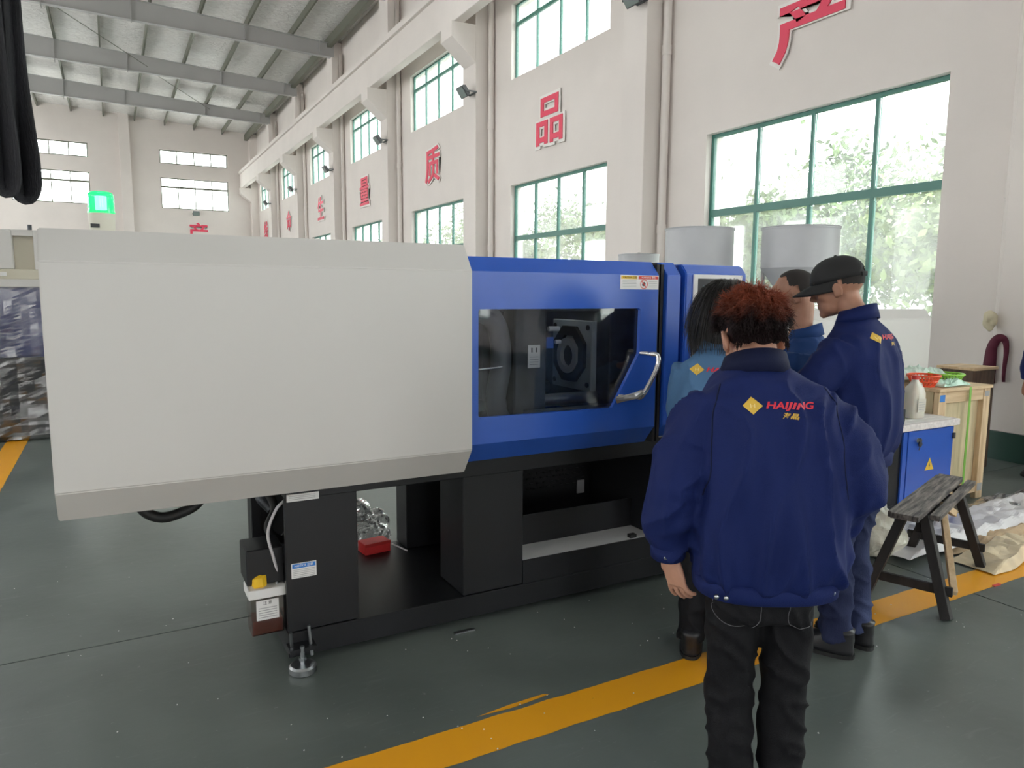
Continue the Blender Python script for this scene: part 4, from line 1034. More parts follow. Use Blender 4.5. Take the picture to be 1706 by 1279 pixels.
for i in range(6):
    for j in range(16): q = i * 17 + j; F.append((q, q + 1, q + 18, q + 17))
br = mesh_obj('brim', V, F, cap.data.materials[0], cap, True); s_ = br.modifiers.new('thick', 'SOLIDIFY'); s_.thickness = .004
V, F = tube_data([HM2 @ Vector((.087 * math.cos(a), -.012 + .108 * math.sin(a), .044)) for a in [1.5 * PI - .5 + 1.0 * i / 8 for i in range(9)]], [(.009, .0018)] * 9, 8, up=(0, 0, 1)); mesh_obj('strap', V, F, cap.data.materials[0], cap)
V, F = xf(ell_data((0, -.012, .146), (.007, .007, .004)), HM2); mesh_obj('top_button', V, F, cap.data.materials[0], cap, True)
def stubble_cap(HMx, parent, front=.3, low=-.30, grow=.0035, m=None):
    """close-cropped hair following the skull"""
    n = 110; k = 60; V = []; F = []
    for i in range(k + 1):
        th = PI * i / k
        for j in range(n):
            a = 2 * PI * j / n; d = Vector((math.sin(th) * math.cos(a), math.sin(th) * math.sin(a), math.cos(th)))
            V.append(HMx @ Vector((d.x * (.076 + grow), -.012 + d.y * (.098 + grow), .045 + d.z * (.088 + grow))))
    for i in range(k):
        for j in range(n):
            th = PI * (i + .5) / k; a = 2 * PI * (j + .5) / n; y = math.sin(th) * math.sin(a); z = math.cos(th)
            if (y > front and z < .78) or z < low - .25 * max(0, -y) or (y > -.15 and z < .1 + .5 * max(0, y)): continue
            if y > front + .25: continue
            q = i * n + j; b = i * n + (j + 1) % n; F.append((q, q + n, b + n, b))
    return mesh_obj('cropped_hair', V, F, m or M['stubble'], parent, True)
stubble_cap(HM2, man2, .2, -.25, .0015)

# ------------------------------------------------ balding man between cap wearer and the machine
p3 = at_depth(1338, 700, 3.62)
man3 = empty('person', 'person with cropped receding hair and blue jacket, in profile behind the cap wearer', 'person', (p3.x, p3.y, 0), (0, 0, math.atan2(FH.y, FH.x) - PI / 2 + R(62)))
HM3 = Matrix.Translation((0, .07, 1.545)) @ Matrix.Rotation(R(8), 4, 'Z') @ Matrix.Rotation(R(-20), 4, 'X')
a3L = [(-.18, .02, 1.27), (-.22, .02, 1.14), (-.235, .04, 1.02), (-.20, .15, .98), (-.14, .25, .98)]; a3R = [(-x, y, z) for x, y, z in a3L]
l3L = [(-.085, .0, .82), (-.09, .01, .64), (-.09, .02, .46), (-.09, .0, .28), (-.09, -.01, .09)]; l3R = [(-x, y, z) for x, y, z in l3L]
t3 = [(x, y, z - .065, a, b) for x, y, z, a, b in t2]
bd3 = mesh_to_obj('body', body_mesh(HM3, t3, [a3L, a3R], [l3L, l3R], [((-.125, .27, .98), (.5, .8, -.1), (0, -.3, -.9), 1, 35), ((.125, .27, .98), (-.5, .8, 0), (0, -.3, -.9), -1, 35)], .0065, M['skin_tan']), M['skin_tan'], man3)
head_extras(HM3, bd3, M['stubble'])
def jacket(parent, rings, arms, m, seed, col_c, radL=.076, voxel=.010):
    rr = [radL * t for t in (1, 1.03, 1.03, 1.02, 1, .98, .96, .92, .87, .82, .76, .71, .66)]
    me = fuse([rings_data(rings, 36, 2.5)] + [tube_data(smooth_path(a, 3), rr, 16) for a in arms], voxel, 5)
    displace(me, sleeve_fn([(a[i], a[i + 1]) for a in arms for i in range(4)], seed, .014))
    o = mesh_to_obj('jacket', me, m, parent); collar('collar', col_c, .072, .066, .045, m, o, lean=(0, .015)); return o
base_r = [(.0, .0, .75, .165, .125), (.0, .0, .80, .188, .146), (.0, -.005, .94, .196, .150), (.0, -.005, 1.09, .198, .146), (.0, .0, 1.205, .195, .132), (0, .0, 1.28, .172, .106), (0, .0, 1.33, .12, .086), (0, .005, 1.36, .078, .070), (0, .01, 1.38, .068, .062)]
jk3 = jacket(man3, base_r, [a3L, a3R], M['midblue'], 21.1, (0, .012, 1.36))
trousers('trousers', M['bluejean'], man3, [(0, .0, .66, .145, .105), (0, 0, .76, .15, .11), (0, 0, .86, .145, .105)], [l3L[:-1] + [(-.09, -.01, .07)], l3R[:-1] + [(.09, -.01, .07)]], [.085, .08, .073, .068, .062], 5.5)
shoe((-.09, -.03, 0), .15, M['shoe_dark'], man3); shoe((.09, -.03, 0), -.15, M['shoe_dark'], man3)
stubble_cap(HM3, man3, .22, -.30, .003)

# ------------------------------------------------ long haired woman at the screen
p4 = at_depth(1197, 700, 3.0)
wom = empty('person', 'person with long straight black hair in a light blue work jacket, at the control screen', 'person', (p4.x, p4.y, 0), (0, 0, math.atan2(FH.y, FH.x) - PI / 2 - R(22)))
wom.scale = (1.04, 1.04, 1.0)
HM4 = Matrix.Translation((.02, .05, 1.475)) @ Matrix.Rotation(R(-18), 4, 'Z') @ Matrix.Rotation(R(-20), 4, 'X') @ Matrix.Scale(.95, 4)
a4L = [(-.135, .0, 1.255), (-.150, .02, 1.13), (-.150, .05, 1.02), (-.14, .12, .93), (-.11, .20, .90)]; a4R = [(.150, .0, 1.255), (.185, .03, 1.13), (.18, .12, 1.06), (.13, .22, 1.10), (.09, .30, 1.15)]
l4L = [(-.08, .0, .80), (-.085, .01, .62), (-.08, .02, .45), (-.075, .0, .28), (-.07, -.01, .09)]; l4R = [(-x, y, z) for x, y, z in l4L]
t4 = [(x, y, z - .085, a * .78, b * .85) for x, y, z, a, b in t2]
bd4 = mesh_to_obj('body', body_mesh(HM4, t4, [a4L, a4R], [l4L, l4R], [((-.12, .19, .90), (.3, .9, -.1), (.2, -.3, -.9), 1, 30, .92), ((.08, .315, 1.16), (-.2, .9, .3), (0, -.3, -.9), -1, 30, .92)], .0065, M['skin']), M['skin'], wom)
head_extras(HM4, bd4, M['hair_black'])
r4 = [(x, y, z - .02, a * .88, b * .92) for x, y, z, a, b in base_r]
r4[0] = (0, 0, .70, .165, .13)
jk4 = jacket(wom, r4, [a4L, a4R], M['lightblue'], 33.3, (0, .012, 1.335), .064, .009)
jk4['label'] = 'light blue work jacket with red and gold back print'
back_print(jk4, (-.010, 0, 1.255), (1, 0, 0), (0, 1, 0), .20)
trousers('trousers', M['blackjean'], wom, [(0, .0, .64, .14, .10), (0, 0, .74, .145, .105), (0, 0, .84, .135, .10)], [l4L[:-1] + [(-.07, -.01, .07)], l4R[:-1] + [(.07, -.01, .07)]], [.08, .074, .066, .060, .056], 6.6)
shoe((-.07, -.03, 0), .1, M['shoe_dark'], wom, L=.24); shoe((.07, -.03, 0), -.1, M['shoe_dark'], wom, L=.24)
HM_cur = HM4
hu = fuse([xf(ell_data((0, -.016, .048), (.086, .106, .094)), HM4), xf(ell_data((0, -.06, -.02), (.078, .055, .09)), HM4), xf(ell_data((0, -.062, -.09), (.076, .045, .08)), HM4)], .008, 5)
ho = mesh_to_obj('hair', hu, M['hair_black'], wom); ho['label'] = 'long straight black hair'
rt = []; dr = []
ctr = HM4 @ Vector((0, -.02, .03))
for i in range(2600):
    a = rnd.uniform(PI * .98, PI * 2.02) if rnd.random() < .85 else rnd.choice([rnd.uniform(PI * .75, PI), rnd.uniform(2 * PI, 2.25 * PI)])
    t = rnd.uniform(.0, 1.0) ** .7 * 1.25
    d = Vector((math.sin(t) * math.cos(a), math.sin(t) * math.sin(a), math.cos(t)))
    rt.append(HM4 @ Vector((d.x * .088, -.016 + d.y * .108, .048 + d.z * .096))); tg = Vector((math.cos(t) * math.cos(a), math.cos(t) * math.sin(a), -math.sin(t)))
    dr.append((HM4.to_3x3() @ tg).normalized())
def gd(p, d):
    q = HM4.inverted() @ p; e = Vector((q.x / .090, (q.y + .016) / .110, (q.z - .048) / .100))
    if q.z > -.02 and e.length < 1.02: d = d + (HM4.to_3x3() @ Vector((e.x, e.y, e.z * .5))).normalized() * .25
    return d + Vector((0, 0, -.28))
hairs('long_strands', rt, dr, .25, 9, .0016, M['hair_black'], ho, droop=.4, jitter=.05, guide=gd, tip=.5)
# ================================================================== hoppers behind the machine
M['hopper'] = mat('grey_hopper_steel', (.50, .51, .53), .42, var=.02)
def hopper(name, px, dep, r, zr, zc, zb, label, group='material hoppers behind the machine'):
    c = at_depth(px, 400, dep); root = empty(name, label, 'hopper', (c.x, c.y, 0), group=group)
    V, F = tube_data([(0, 0, zb), (0, 0, zb + .02), (0, 0, zc), (0, 0, zr - .012), (0, 0, zr - .012), (0, 0, zr)], [.07, .075, r, r, r * 1.02, r * 1.02], 48, cap=True)
    o = mesh_obj('hopper_shell', V, F, M['hopper'], root, True)
    try: o.data.set_sharp_from_angle(angle=R(25))
    except Exception: pass
    V, F = tube_data([(0, 0, zr), (0, 0, zr + .008), (0, 0, zr + .012)], [r * 1.03, r * 1.03, r * .9], 48); l_ = mesh_obj('lid', V, F, M['hopper'], root, True)
    tube('lid_knob', [(0, 0, zr + .01), (0, 0, zr + .03)], .018, M['rubber'], l_, 10)
    tube('outlet_pipe', [(0, 0, zb - .14), (0, 0, zb + .01)], .05, M['steel'], root, 16)
    for k in range(4):
        a = PI / 4 + k * PI / 2; x, y = r * .92 * math.cos(a), r * .92 * math.sin(a)
        tube('leg', [(x, y, 0), (x, y, zc + .04)], .016, M['roofsteel'], root, 8)
    for k in range(4):
        a = PI / 4 + k * PI / 2; b = a + PI / 2
        tube('brace', [(r * .92 * math.cos(a), r * .92 * math.sin(a), .5), (r * .92 * math.cos(b), r * .92 * math.sin(b), .5)], .012, M['roofsteel'], root, 6)
    box('slide_gate', -.09, .09, -.09, .09, zb - .16, zb - .13, M['blue'], root, bev=.004)
    return root
hopper('material_hopper', 1333, 6.2, .306, 2.105, 1.776, 1.44, 'grey cone hopper directly behind the two men, in front of the large window')
hopper('material_hopper', 1165, 6.45, .29, 2.11, 1.55, 1.2, 'grey round hopper rising above the blue control box, left of the large window')
hopper('material_hopper', 1065, 9.2, .25, 2.03, 1.5, 1.2, 'small far hopper whose rim just shows over the blue door')

# ================================================================== wooden crate, baskets, jug, bench
def wood(name, c1, c2, sc=(1, 1, .12), rough=.65):
    m = mat(name, c1, rough, var=.1, vscale=22, col2=c2, stretch=sc, bump=.15, bscale=60); return m
M['pine'] = wood('pine_wood', (.68, .52, .33), (.55, .38, .22)); M['pineh'] = wood('pine_wood_horizontal', (.68, .52, .33), (.55, .38, .22), (.12, 1, 1))
M['ply'] = wood('pale_plywood', (.62, .52, .33), (.55, .46, .29)); M['darkwood'] = wood('dark_wood', (.12, .075, .05), (.06, .035, .025))
M['oldwood'] = wood('weathered_board', (.22, .19, .17), (.025, .02, .02), (.25, 2.5, 1)); M['blackwood'] = wood('black_stained_wood', (.022, .018, .018), (.012, .01, .01))
cr = empty('wooden_crate', 'pale pine and plywood crate with a green strap, plastic baskets on top', 'crate', (5.47, 3.1, 0))
X0, X1, D = -.255, .40, .48
for x in (X0, X1 - .085):
    box('corner_post', x, x + .085, 0, .04, .0, .86, M['pine'], cr, bev=.002); box('corner_post', x, x + .085, D - .04, D, .0, .86, M['pine'], cr, bev=.002)
box('rail', X0 + .085, X1 - .085, .005, .04, .775, .86, M['pineh'], cr, bev=.002); box('rail', X0 + .085, X1 - .085, .005, .04, .05, .13, M['pineh'], cr, bev=.002)
box('plywood_panel', X0 + .02, X1 - .02, .042, .052, .05, .86, M['ply'], cr); box('plywood_panel', X1 - .052, X1 - .042, .05, D - .05, .05, .86, M['ply'], cr); box('plywood_panel', X0 + .01, X0 + .02, .05, D - .05, .05, .86, M['ply'], cr)
for k in range(4): box('top_board', X0 - .01, X1 + .012, -.01 + k * .125, .11 + k * .125, .862, .885, M['pineh'], cr, bev=.002)
box('skid_block', X0 + .1, X0 + .2, .0, D, 0, .05, M['darkwood'], cr)
box('green_strap', X1 - .30, X1 - .275, -.013, -.010, .02, .887, mat('green_strap', (.22, .50, .08), .4), cr)
box('shipping_mark', X1 - .075, X1 - .015, -.002, .0, .80, .84, M['greyink'], cr); box('shipping_mark', X1 - .075, X1 - .015, -.002, .0, .06, .12, M['greyink'], cr)
box('shipping_mark', X0 + .01, X0 + .07, -.002, .0, .79, .84, M['blue_st'], cr)
bk = empty('wooden_cabinet', 'dark brown wooden cabinet standing behind the pine crate near the sash', 'cabinet', (6.80, 3.66, 0))
box('cabinet_side', -.17, .17, .0, .02, .0, .90, M['darkwood'], bk); box('cabinet_side', -.17, -.15, .02, .30, 0, .90, M['darkwood'], bk); box('cabinet_side', .15, .17, .02, .30, 0, .90, M['darkwood'], bk)
box('cabinet_top', -.19, .19, -.02, .32, .90, .925, M['pineh'], bk, bev=.003); box('cabinet_foot', -.15, .15, .02, .30, 0, .06, M['darkwood'], bk)
def basket(name, x, y, z, r, h_, col, label):
    root = empty(name, label, 'basket', (x, y, z), group='plastic baskets on the crate'); m = mat(name + '_plastic', col, .35)
    V, F = tube_data([(0, 0, 0), (0, 0, .006)], [r * .62, r * .62], 24); mesh_obj('basket_base', V, F, m, root)
    for zz, rr in ((.008, r * .64), (h_ * .5, r * .83), (h_, r)):
        V, F = tube_data([(rr * math.cos(2 * PI * i / 28), rr * math.sin(2 * PI * i / 28), zz) for i in range(29)], .0055 if zz < h_ else .008, 6); mesh_obj('hoop', V, F, m, root, True)
    for k in range(26):
        a = 2 * PI * k / 26; b = a + .28
        V, F = tube_data([(r * .63 * math.cos(a), r * .63 * math.sin(a), .004), (r * math.cos(b), r * math.sin(b), h_)], .0052, 4); mesh_obj('rib', V, F, m, root)
    return root
basket('plastic_basket', 5.27, 3.26, .885, .11, .085, (.85, .10, .03), 'orange-red slatted plastic basket on the crate')
basket('plastic_basket', 5.62, 3.30, .885, .12, .075, (.30, .62, .08), 'lime green slatted plastic basket on the crate')
def crumple(name, x0, x1, y0, y1, z, hgt, m, label=None, cat=None, seed=0, nx=46, ny=34, fn=None, parent=None, fr=6.0, lift=.0, rot=0.0):
    """creased sheet lying on something"""
    V = []; F = []; cx, cy = (x0 + x1) / 2, (y0 + y1) / 2
    for i in range(nx + 1):
        for j in range(ny + 1):
            u, v = i / nx, j / ny; x = x0 + (x1 - x0) * u; y = y0 + (y1 - y0) * v
            ex = noise.noise(Vector((x * 3 + seed, y * 3, 5))) * .06
            e = min(u, v, 1 - u, 1 - v) * 6
            a = abs(noise.noise(Vector((x * fr + seed, y * fr, seed)))); b = abs(noise.noise(Vector((x * fr * 2.7 + seed, y * fr * 2.7, seed + 3))))
            zz = z + hgt * min(1, e + .12) * max(.02, .15 + .75 * max(0, 1 - 2.0 * a) + .45 * b) * (fn(u, v) if fn else 1)
            X, Y = x + ex - cx, y + ex * .8 - cy
            V.append((cx + X * math.cos(rot) - Y * math.sin(rot), cy + X * math.sin(rot) + Y * math.cos(rot), zz))
    for i in range(nx):
        for j in range(ny): q = i * (ny + 1) + j; F.append((q, q + ny + 1, q + ny + 2, q + 1))
    o = mesh_obj(name, V, F, m, parent, False); sm = o.modifiers.new('thick', 'SOLIDIFY'); sm.thickness = .0015; sm.offset = 1
    if label: tag(o, label, cat)
    return o
def film(name, haze, tint=(.9, .9, .9), hz=(.85, .85, .86), gloss=.25, rough=.2):
    return glass_mat(name, tint, haze, gloss, hz, rough)
M['film_white'] = mat('white_poly_film', (.66, .64, .66), .4); M['film_clear'] = film('clear_poly_film', .42); M['paper'] = mat('kraft_paper', (.50, .36, .22), .7, var=.12, vscale=10, bump=.2, bscale=40)
M['paper2'] = mat('pale_kraft_paper', (.68, .56, .38), .7, var=.12, vscale=8)
crumple('plastic_sheet', 5.16, 5.78, 3.36, 3.62, .94, .055, mat('pale_green_film', (.62, .76, .68), .3, coat=.3), 'pale green and white crumpled plastic film over the baskets', 'plastic', 4, fr=9)
crumple('plastic_sheet', 5.32, 5.66, 3.13, 3.26, .887, .05, mat('mint_film', (.45, .68, .55), .3, coat=.3), 'mint plastic scrap between the two baskets', 'plastic', 9, fr=9, nx=24, ny=14)
# jug on the cabinet top
jg = empty('plastic_jug', 'translucent white plastic jug with red cap on the cabinet top', 'bottle', (4.915, 3.10, .702))
M['jug'] = mat('milky_plastic', (.66, .62, .54), .35); M['jug'].node_tree.nodes['Principled BSDF'].inputs['Subsurface Weight'].default_value = .2
V, F = rings_data([(0, 0, 0, .066, .05), (0, 0, .008, .074, .058), (0, 0, .12, .075, .059), (0, 0, .175, .074, .058), (0, 0, .215, .058, .046), (0, 0, .245, .030, .028), (0, 0, .262, .021, .021), (0, 0, .275, .021, .021)], 32, 3.2)
jb = mesh_obj('jug_body', V, F, M['jug'], jg, True)
V, F = tube_data([(0, 0, .272), (0, 0, .300)], .025, 20); mesh_obj('cap', V, F, M['red_st'], jg)
tube('jug_handle', smooth_path([(.03, .0, .24), (.065, 0, .235), (.08, 0, .19), (.072, 0, .13)], 5), .010, M['jug'], jg, 10)
box('jug_label', -.045, .045, -.0615, -.0595, .05, .14, mat('jug_label_paper', (.60, .57, .5), .5), jg)
for i in range(4): box('print_line', -.035, .035, -.0625, -.0616, .065 + i * .017, .068 + i * .017, M['greyink'], jg)
# trestle bench
bn = empty('trestle_bench', 'rough dark wooden trestle bench straddling the yellow line', 'bench', (3.83, 2.27, 0), (0, 0, math.atan2(2.48 - 2.12, 4.33 - 3.32)))
def beam(name, a, b, w_, t, m, parent, up=(0, 0, 1), bev=.002):
    a = Vector(a); b = Vector(b); d = b - a; L = d.length; d.normalize(); u = (Vector(up) - d * Vector(up).dot(d)).normalized(); v = u.cross(d)
    Mx = Matrix((( d.x, v.x, u.x, a.x), (d.y, v.y, u.y, a.y), (d.z, v.z, u.z, a.z), (0, 0, 0, 1)))
    bm = bmesh.new(); add_box(bm, 0, L, -w_ / 2, w_ / 2, -t / 2, t / 2, bev, Mx); return bm_obj(name, bm, m, parent)
beam('seat_board', (-.535, .01, .487), (.52, .015, .487), .125, .028, M['oldwood'], bn); beam('seat_board', (-.38, -.090, .468), (.56, -.085, .468), .045, .026, M['oldwood'], bn)
beam('seat_board', (-.50, .082, .482), (.50, .078, .482), .02, .03, M['oldwood'], bn)
for sx in (-1, 1):
    x0, x1 = sx * .37, sx * .43
    for sy in (-1, 1): beam('leg', (x0, sy * .045, .47), (x1 + sx * .02, sy * .19, .0), .045, .055, M['blackwood'], bn, up=(1, 0, 0))
    beam('cross_rail', (x1 - sx * .01, -.20, .13), (x1 - sx * .01, .20, .13), .022, .045, M['blackwood'], bn)
beam('long_rail', (-.36, -.02, .40), (.36, -.02, .40), .03, .05, M['blackwood'], bn)
beam('brace', (-.385, -.20, .115), (-.02, -.055, .44), .03, .035, M['pine'], bn); beam('brace', (-.02, -.055, .45), (.16, -.08, .37), .03, .035, M['pine'], bn)
# packaging on the floor at right
crumple('plastic_film', 4.9, 6.9, 2.72, 3.02, .004, .06, M['film_clear'], 'clear crumpled packing film on the floor in front of the crate', 'plastic', 2, fr=3.5)
crumple('plastic_film', 3.95, 6.3, 2.48, 2.86, .03, .075, M['film_white'], 'long white crumpled plastic sheet on the floor behind the bench', 'plastic', 7, fr=3.5, rot=.03)
crumple('paper_sack', 4.35, 6.2, 2.42, 2.75, .01, .05, M['paper'], 'brown kraft paper sheet beneath the white plastic on the floor', 'paper', 12, fr=4)
crumple('paper_sack', 4.25, 5.7, 2.22, 2.46, .003, .06, M['paper2'], 'pale crumpled kraft paper at the edge of the yellow line', 'paper', 15, fr=4, rot=.10)
me = fuse([ell_data((0, 0, .09), (.17, .13, .10)), ell_data((-.02, .03, .17), (.12, .10, .12)), ell_data((.03, .04, .25), (.04, .04, .08))], .012, 4)
displace(me, lambda p, n: .016 * (1 - 2 * abs(noise.noise(Vector(p) * 11))) + .006 * noise.noise(Vector(p) * 40))
bgw = mesh_to_obj('plastic_bag', me, mat('cream_poly_bag', (.68, .66, .56), .3, coat=.4), None, False); bgw.location = (3.98, 2.66, 0.02); tag(bgw, 'tied cream plastic bag on the floor under the bench end', 'bag')
# red box and clear bag under the machine
rb = empty('red_box', 'small red cardboard box seen through the opening in the machine base', 'box', (1.195, 3.76, .142), (0, 0, .12))
box('carton', -.075, .075, -.05, .05, 0, .06, mat('red_card', (.60, .03, .03), .5), rb, bev=.003); box('carton_flap', -.075, .075, -.052, -.05, .045, .062, mat('red_card_edge', (.45, .02, .02), .5), rb)
me = fuse([ell_data((0, 0, .10), (.13, .11, .11)), ell_data((-.05, .0, .22), (.07, .06, .10)), ell_data((.06, .02, .17), (.07, .06, .07))], .012, 3)
displace(me, lambda p, n: .018 * (1 - 2 * abs(noise.noise(Vector(p) * 12))) + .008 * noise.noise(Vector(p) * 35))
pb = mesh_to_obj('plastic_bag', me, film('thin_clear_bag', .18, (.85, .85, .85), (.7, .7, .7), .5, .08), None, False); pb.location = (1.26, 4.10, .015); tag(pb, 'clear plastic bag behind the small red box', 'bag')
tube_ = tube('plastic_rod', [(1.31, 3.80, .150), (1.35, 3.66, .148)], .004, M['sticker'], None, 6); tag(tube_, 'thin white rod lying beside the small red box', 'rod')
sc_ = box('metal_strip', 1.30, 1.40, 2.905, 2.925, .0, .006, M['steel']); sc_.rotation_euler = (0, 0, 0); tag(sc_, 'short grey metal strip on the floor under the skid edge', 'strip')
scr = box('red_scrap', 4.10, 4.16, 2.055, 2.07, .0, .006, M['red_st']); tag(scr, 'tiny dark red scrap by the joint at the yellow line', 'scrap')
# plastic pellets scattered on the floor: uncountable
V = []; F = []
for i in range(140):
    c = Vector((rnd.uniform(.3, 4.2), rnd.gauss(2.3, .5), .003)) if rnd.random() < .8 else Vector((rnd.uniform(-.6, 1), rnd.uniform(1.9, 4.5), .003))
    if not 1.3 < c.y < 4.5: continue
    b = len(V); r_ = rnd.uniform(.0022, .0042)
    for dx, dy, dz in ((1, 0, 0), (0, 1, 0), (-1, 0, 0), (0, -1, 0), (0, 0, .9), (0, 0, -.6)): V.append(c + Vector((dx, dy, dz)) * r_)
    F += [(b, b + 1, b + 4), (b + 1, b + 2, b + 4), (b + 2, b + 3, b + 4), (b + 3, b, b + 4), (b + 1, b, b + 5), (b + 2, b + 1, b + 5), (b + 3, b + 2, b + 5), (b, b + 3, b + 5)]
tag(mesh_obj('plastic_pellets', V, F, M['sticker']), 'white plastic pellets scattered over the green floor', 'pellets', kind='stuff')
# sash and rag on the pillar
V = []; F = []
pth = smooth_path([(0, .095, -.22), (0, .085, -.05), (0, .075, .12), (0, .03, .205), (0, -.03, .20), (0, -.055, .10), (0, -.05, -.10), (0, -.055, -.20)], 7)
for i, p in enumerate(pth):
    t = i / (len(pth) - 1); wd = .055 * (1 - t) ** 1.5 + .016
    d = (pth[min(i + 1, len(pth) - 1)] - pth[max(i - 1, 0)]).normalized(); nrm = Vector((1, 0, 0)).cross(d)
    V += [p - nrm * wd + Vector((-.01, 0, 0)), p + Vector((-.025 - .008 * math.sin(i), 0, 0)), p + nrm * wd + Vector((-.01, 0, 0))]
    if i: b = 3 * i; F += [(b - 3, b - 2, b + 1, b), (b - 2, b - 1, b + 2, b + 1)]
sash = mesh_obj('sash', V, F, mat('maroon_cloth', (.10, .010, .03), .8), None, True); s_ = sash.modifiers.new('thick', 'SOLIDIFY'); s_.thickness = .008; sash.location = (7.36, 3.83, .95)
tag(sash, 'maroon cloth sash looped on a hook on the white pillar', 'cloth')
me = fuse([ell_data((0, 0, .03), (.05, .06, .06)), ell_data((0, .03, -.02), (.035, .03, .07)), ell_data((0, -.03, -.01), (.035, .03, .05)), ell_data((0, -.0, -.05), (.03, .03, .06))], .008, 2)
displace(me, lambda p, n: .012 * noise.noise(Vector((p[0] * 30, p[1] * 30, p[2] * 10))))
rg = mesh_to_obj('rag', me, mat('yellowed_cotton', (.62, .56, .40), .9), None); rg.location = (7.33, 3.93, 1.33); tag(rg, 'cream cotton rag hanging above the maroon sash', 'rag')

# ================================================================== wrapped machine at the far left
lm = empty('wrapped_machine', 'plastic wrapped blue and beige machine partly behind the white cover at far left', 'machine', (-2.2, 9.0, 0))
M['beige'] = mat('beige_machine_paint', (.62, .58, .47), .5)
def L(name, *a, **k): return box(name, *a, parent=lm, **k)
L('machine_base', -3.2, 1.62, .05, 1.1, .03, .86, M['black'], bev=.01); L('blue_housing', -3.2, 1.68, .0, 1.15, .86, 1.58, mat('wrapped_blue', (.05, .07, .26), .35), bev=.02)
L('beige_rail', -3.2, 1.72, -.05, 1.2, 1.58, 1.66, M['white'], bev=.005); L('beige_rail', -3.2, 1.72, -.02, 1.15, 1.66, 1.76, M['beige'], bev=.005)
up_ = L('upper_cover', -3.2, 1.34, .02, 1.1, 1.76, 2.16, M['white'], bev=.01); L('upper_cover_frame', 1.52, 1.75, .02, 1.1, 1.76, 2.16, M['white'], bev=.004); L('upper_cover_frame', 1.34, 1.52, .02, 1.1, 2.10, 2.16, M['white'])
L('cover_window_panel', 1.34, 1.52, .12, .14, 1.76, 2.10, M['beige']); tube('cover_stud', [(1.50, -.0, 2.16), (1.50, 0, 2.21)], .02, M['darksteel'], lm, 8)
L('data_plate', .9, 1.28, -.06, -.05, 1.69, 1.73, M['sticker'])
V = []; F = []; nx, nz = 70, 44
for i in range(nx + 1):
    for j in range(nz + 1):
        x = -3.25 + 4.98 * i / nx; z = .02 + 1.56 * j / nz; k = 1 if z < .85 else .6
        q = abs(noise.noise(Vector((x * 3, z * 2.5, 1)))) * .10 + abs(noise.noise(Vector((x * 9, z * 8, 4)))) * .02
        V.append((x, -.04 - q * k - (.10 * max(0, .4 - z)), z))
for i in range(nx):
    for j in range(nz): q = i * (nz + 1) + j; F.append((q, q + nz + 1, q + nz + 2, q + 1))
mesh_obj('plastic_wrap', V, F, film('wrap_film', .08, (.93, .93, .95), (.75, .75, .78), .38, .25), lm)
# ================================================================== lifting slings and hoist
hk = empty('crane_hoist', 'overhead crane girder with hook carrying the black slings', 'crane', (-.78, 2.30, 0))
box('girder', -12.75, 7.30, .9, 1.25, 8.52, 9.1, M['roofsteel'], hk); box('trolley', -.35, .35, .65, 1.5, 8.2, 8.5, M['blue'], hk)
for x in (-.05, .05): tube('hoist_rope', [(x, 0.0, 3.45), (x, 1.0, 8.25)], .008, M['steel'], hk, 6)
box('hook_block', -.10, .10, -.06, .06, 3.25, 3.5, M['yellow_st'], hk, bev=.02)
tube('hook', smooth_path([(0, 0, 3.27), (0, 0, 3.15), (.09, 0, 3.08), (.09, 0, 2.98), (0, 0, 2.93), (-.08, 0, 2.98), (-.09, 0, 3.03)], 6), .022, M['darksteel'], hk, 10)
M['web'] = mat('black_webbing', (.010, .010, .014), .7, var=.3, vscale=30, bump=.5, bscale=200, stretch=(1, 1, .2))
slp = at_depth(-4, 150, 2.05)
def sling(dx, dy, zb, w_, spread, yaw, label):
    c = Vector((slp.x, slp.y, 0)); V = []; F = []; n = 44; top = Vector((-.78, 2.30, 2.95)) - c
    pts = []
    for side in (-1, 1):
        seq = []
        for i in range(n):
            t = i / (n - 1); z = zb + .05 + (2.95 - zb - .05) * t
            s = spread * (1 - t) * math.exp(-((t - .02) * 5.2) ** 2 * .9); k = max(0, (t - .72) / .28) ** 1.5
            seq.append(Vector((dx * (1 - k) + side * s + top.x * k, dy * (1 - k) + top.y * k, z)))
        pts.append(seq)
    arc = []
    for i in range(1, 12):
        a = PI * i / 12; arc.append(Vector((dx - spread * math.cos(a), dy, zb + .05 - .05 * math.sin(a))))
    path = pts[0][::-1] + arc + pts[1]
    ca, sa = math.cos(yaw), math.sin(yaw)
    V, F = tube_data(path, [(w_ / 2, .0045)] * len(path), 12, up=(ca, sa, 0)) if False else tube_data(path, [(.008, w_ / 2)] * len(path), 12, up=(-sa, ca, 0) if False else (1, 0, 0))
    V = [v + c for v in V]
    o = mesh_obj('lifting_sling', V, F, M['web'], None, True); tag(o, label, 'sling', 'black webbing slings hanging from the hook')
sling(.042, .03, 1.815, .066, .020, 0, 'black webbing sling with the lowest and rightmost loop')
sling(.002, -.01, 1.825, .066, .018, .2, 'black webbing sling hanging in the middle of the bundle')
sling(-.045, .02, 1.85, .066, .018, .1, 'black webbing sling at the outer edge of the bundle')
sling(.005, .075, 1.90, .05, .022, .4, 'black webbing sling at the back of the bundle')
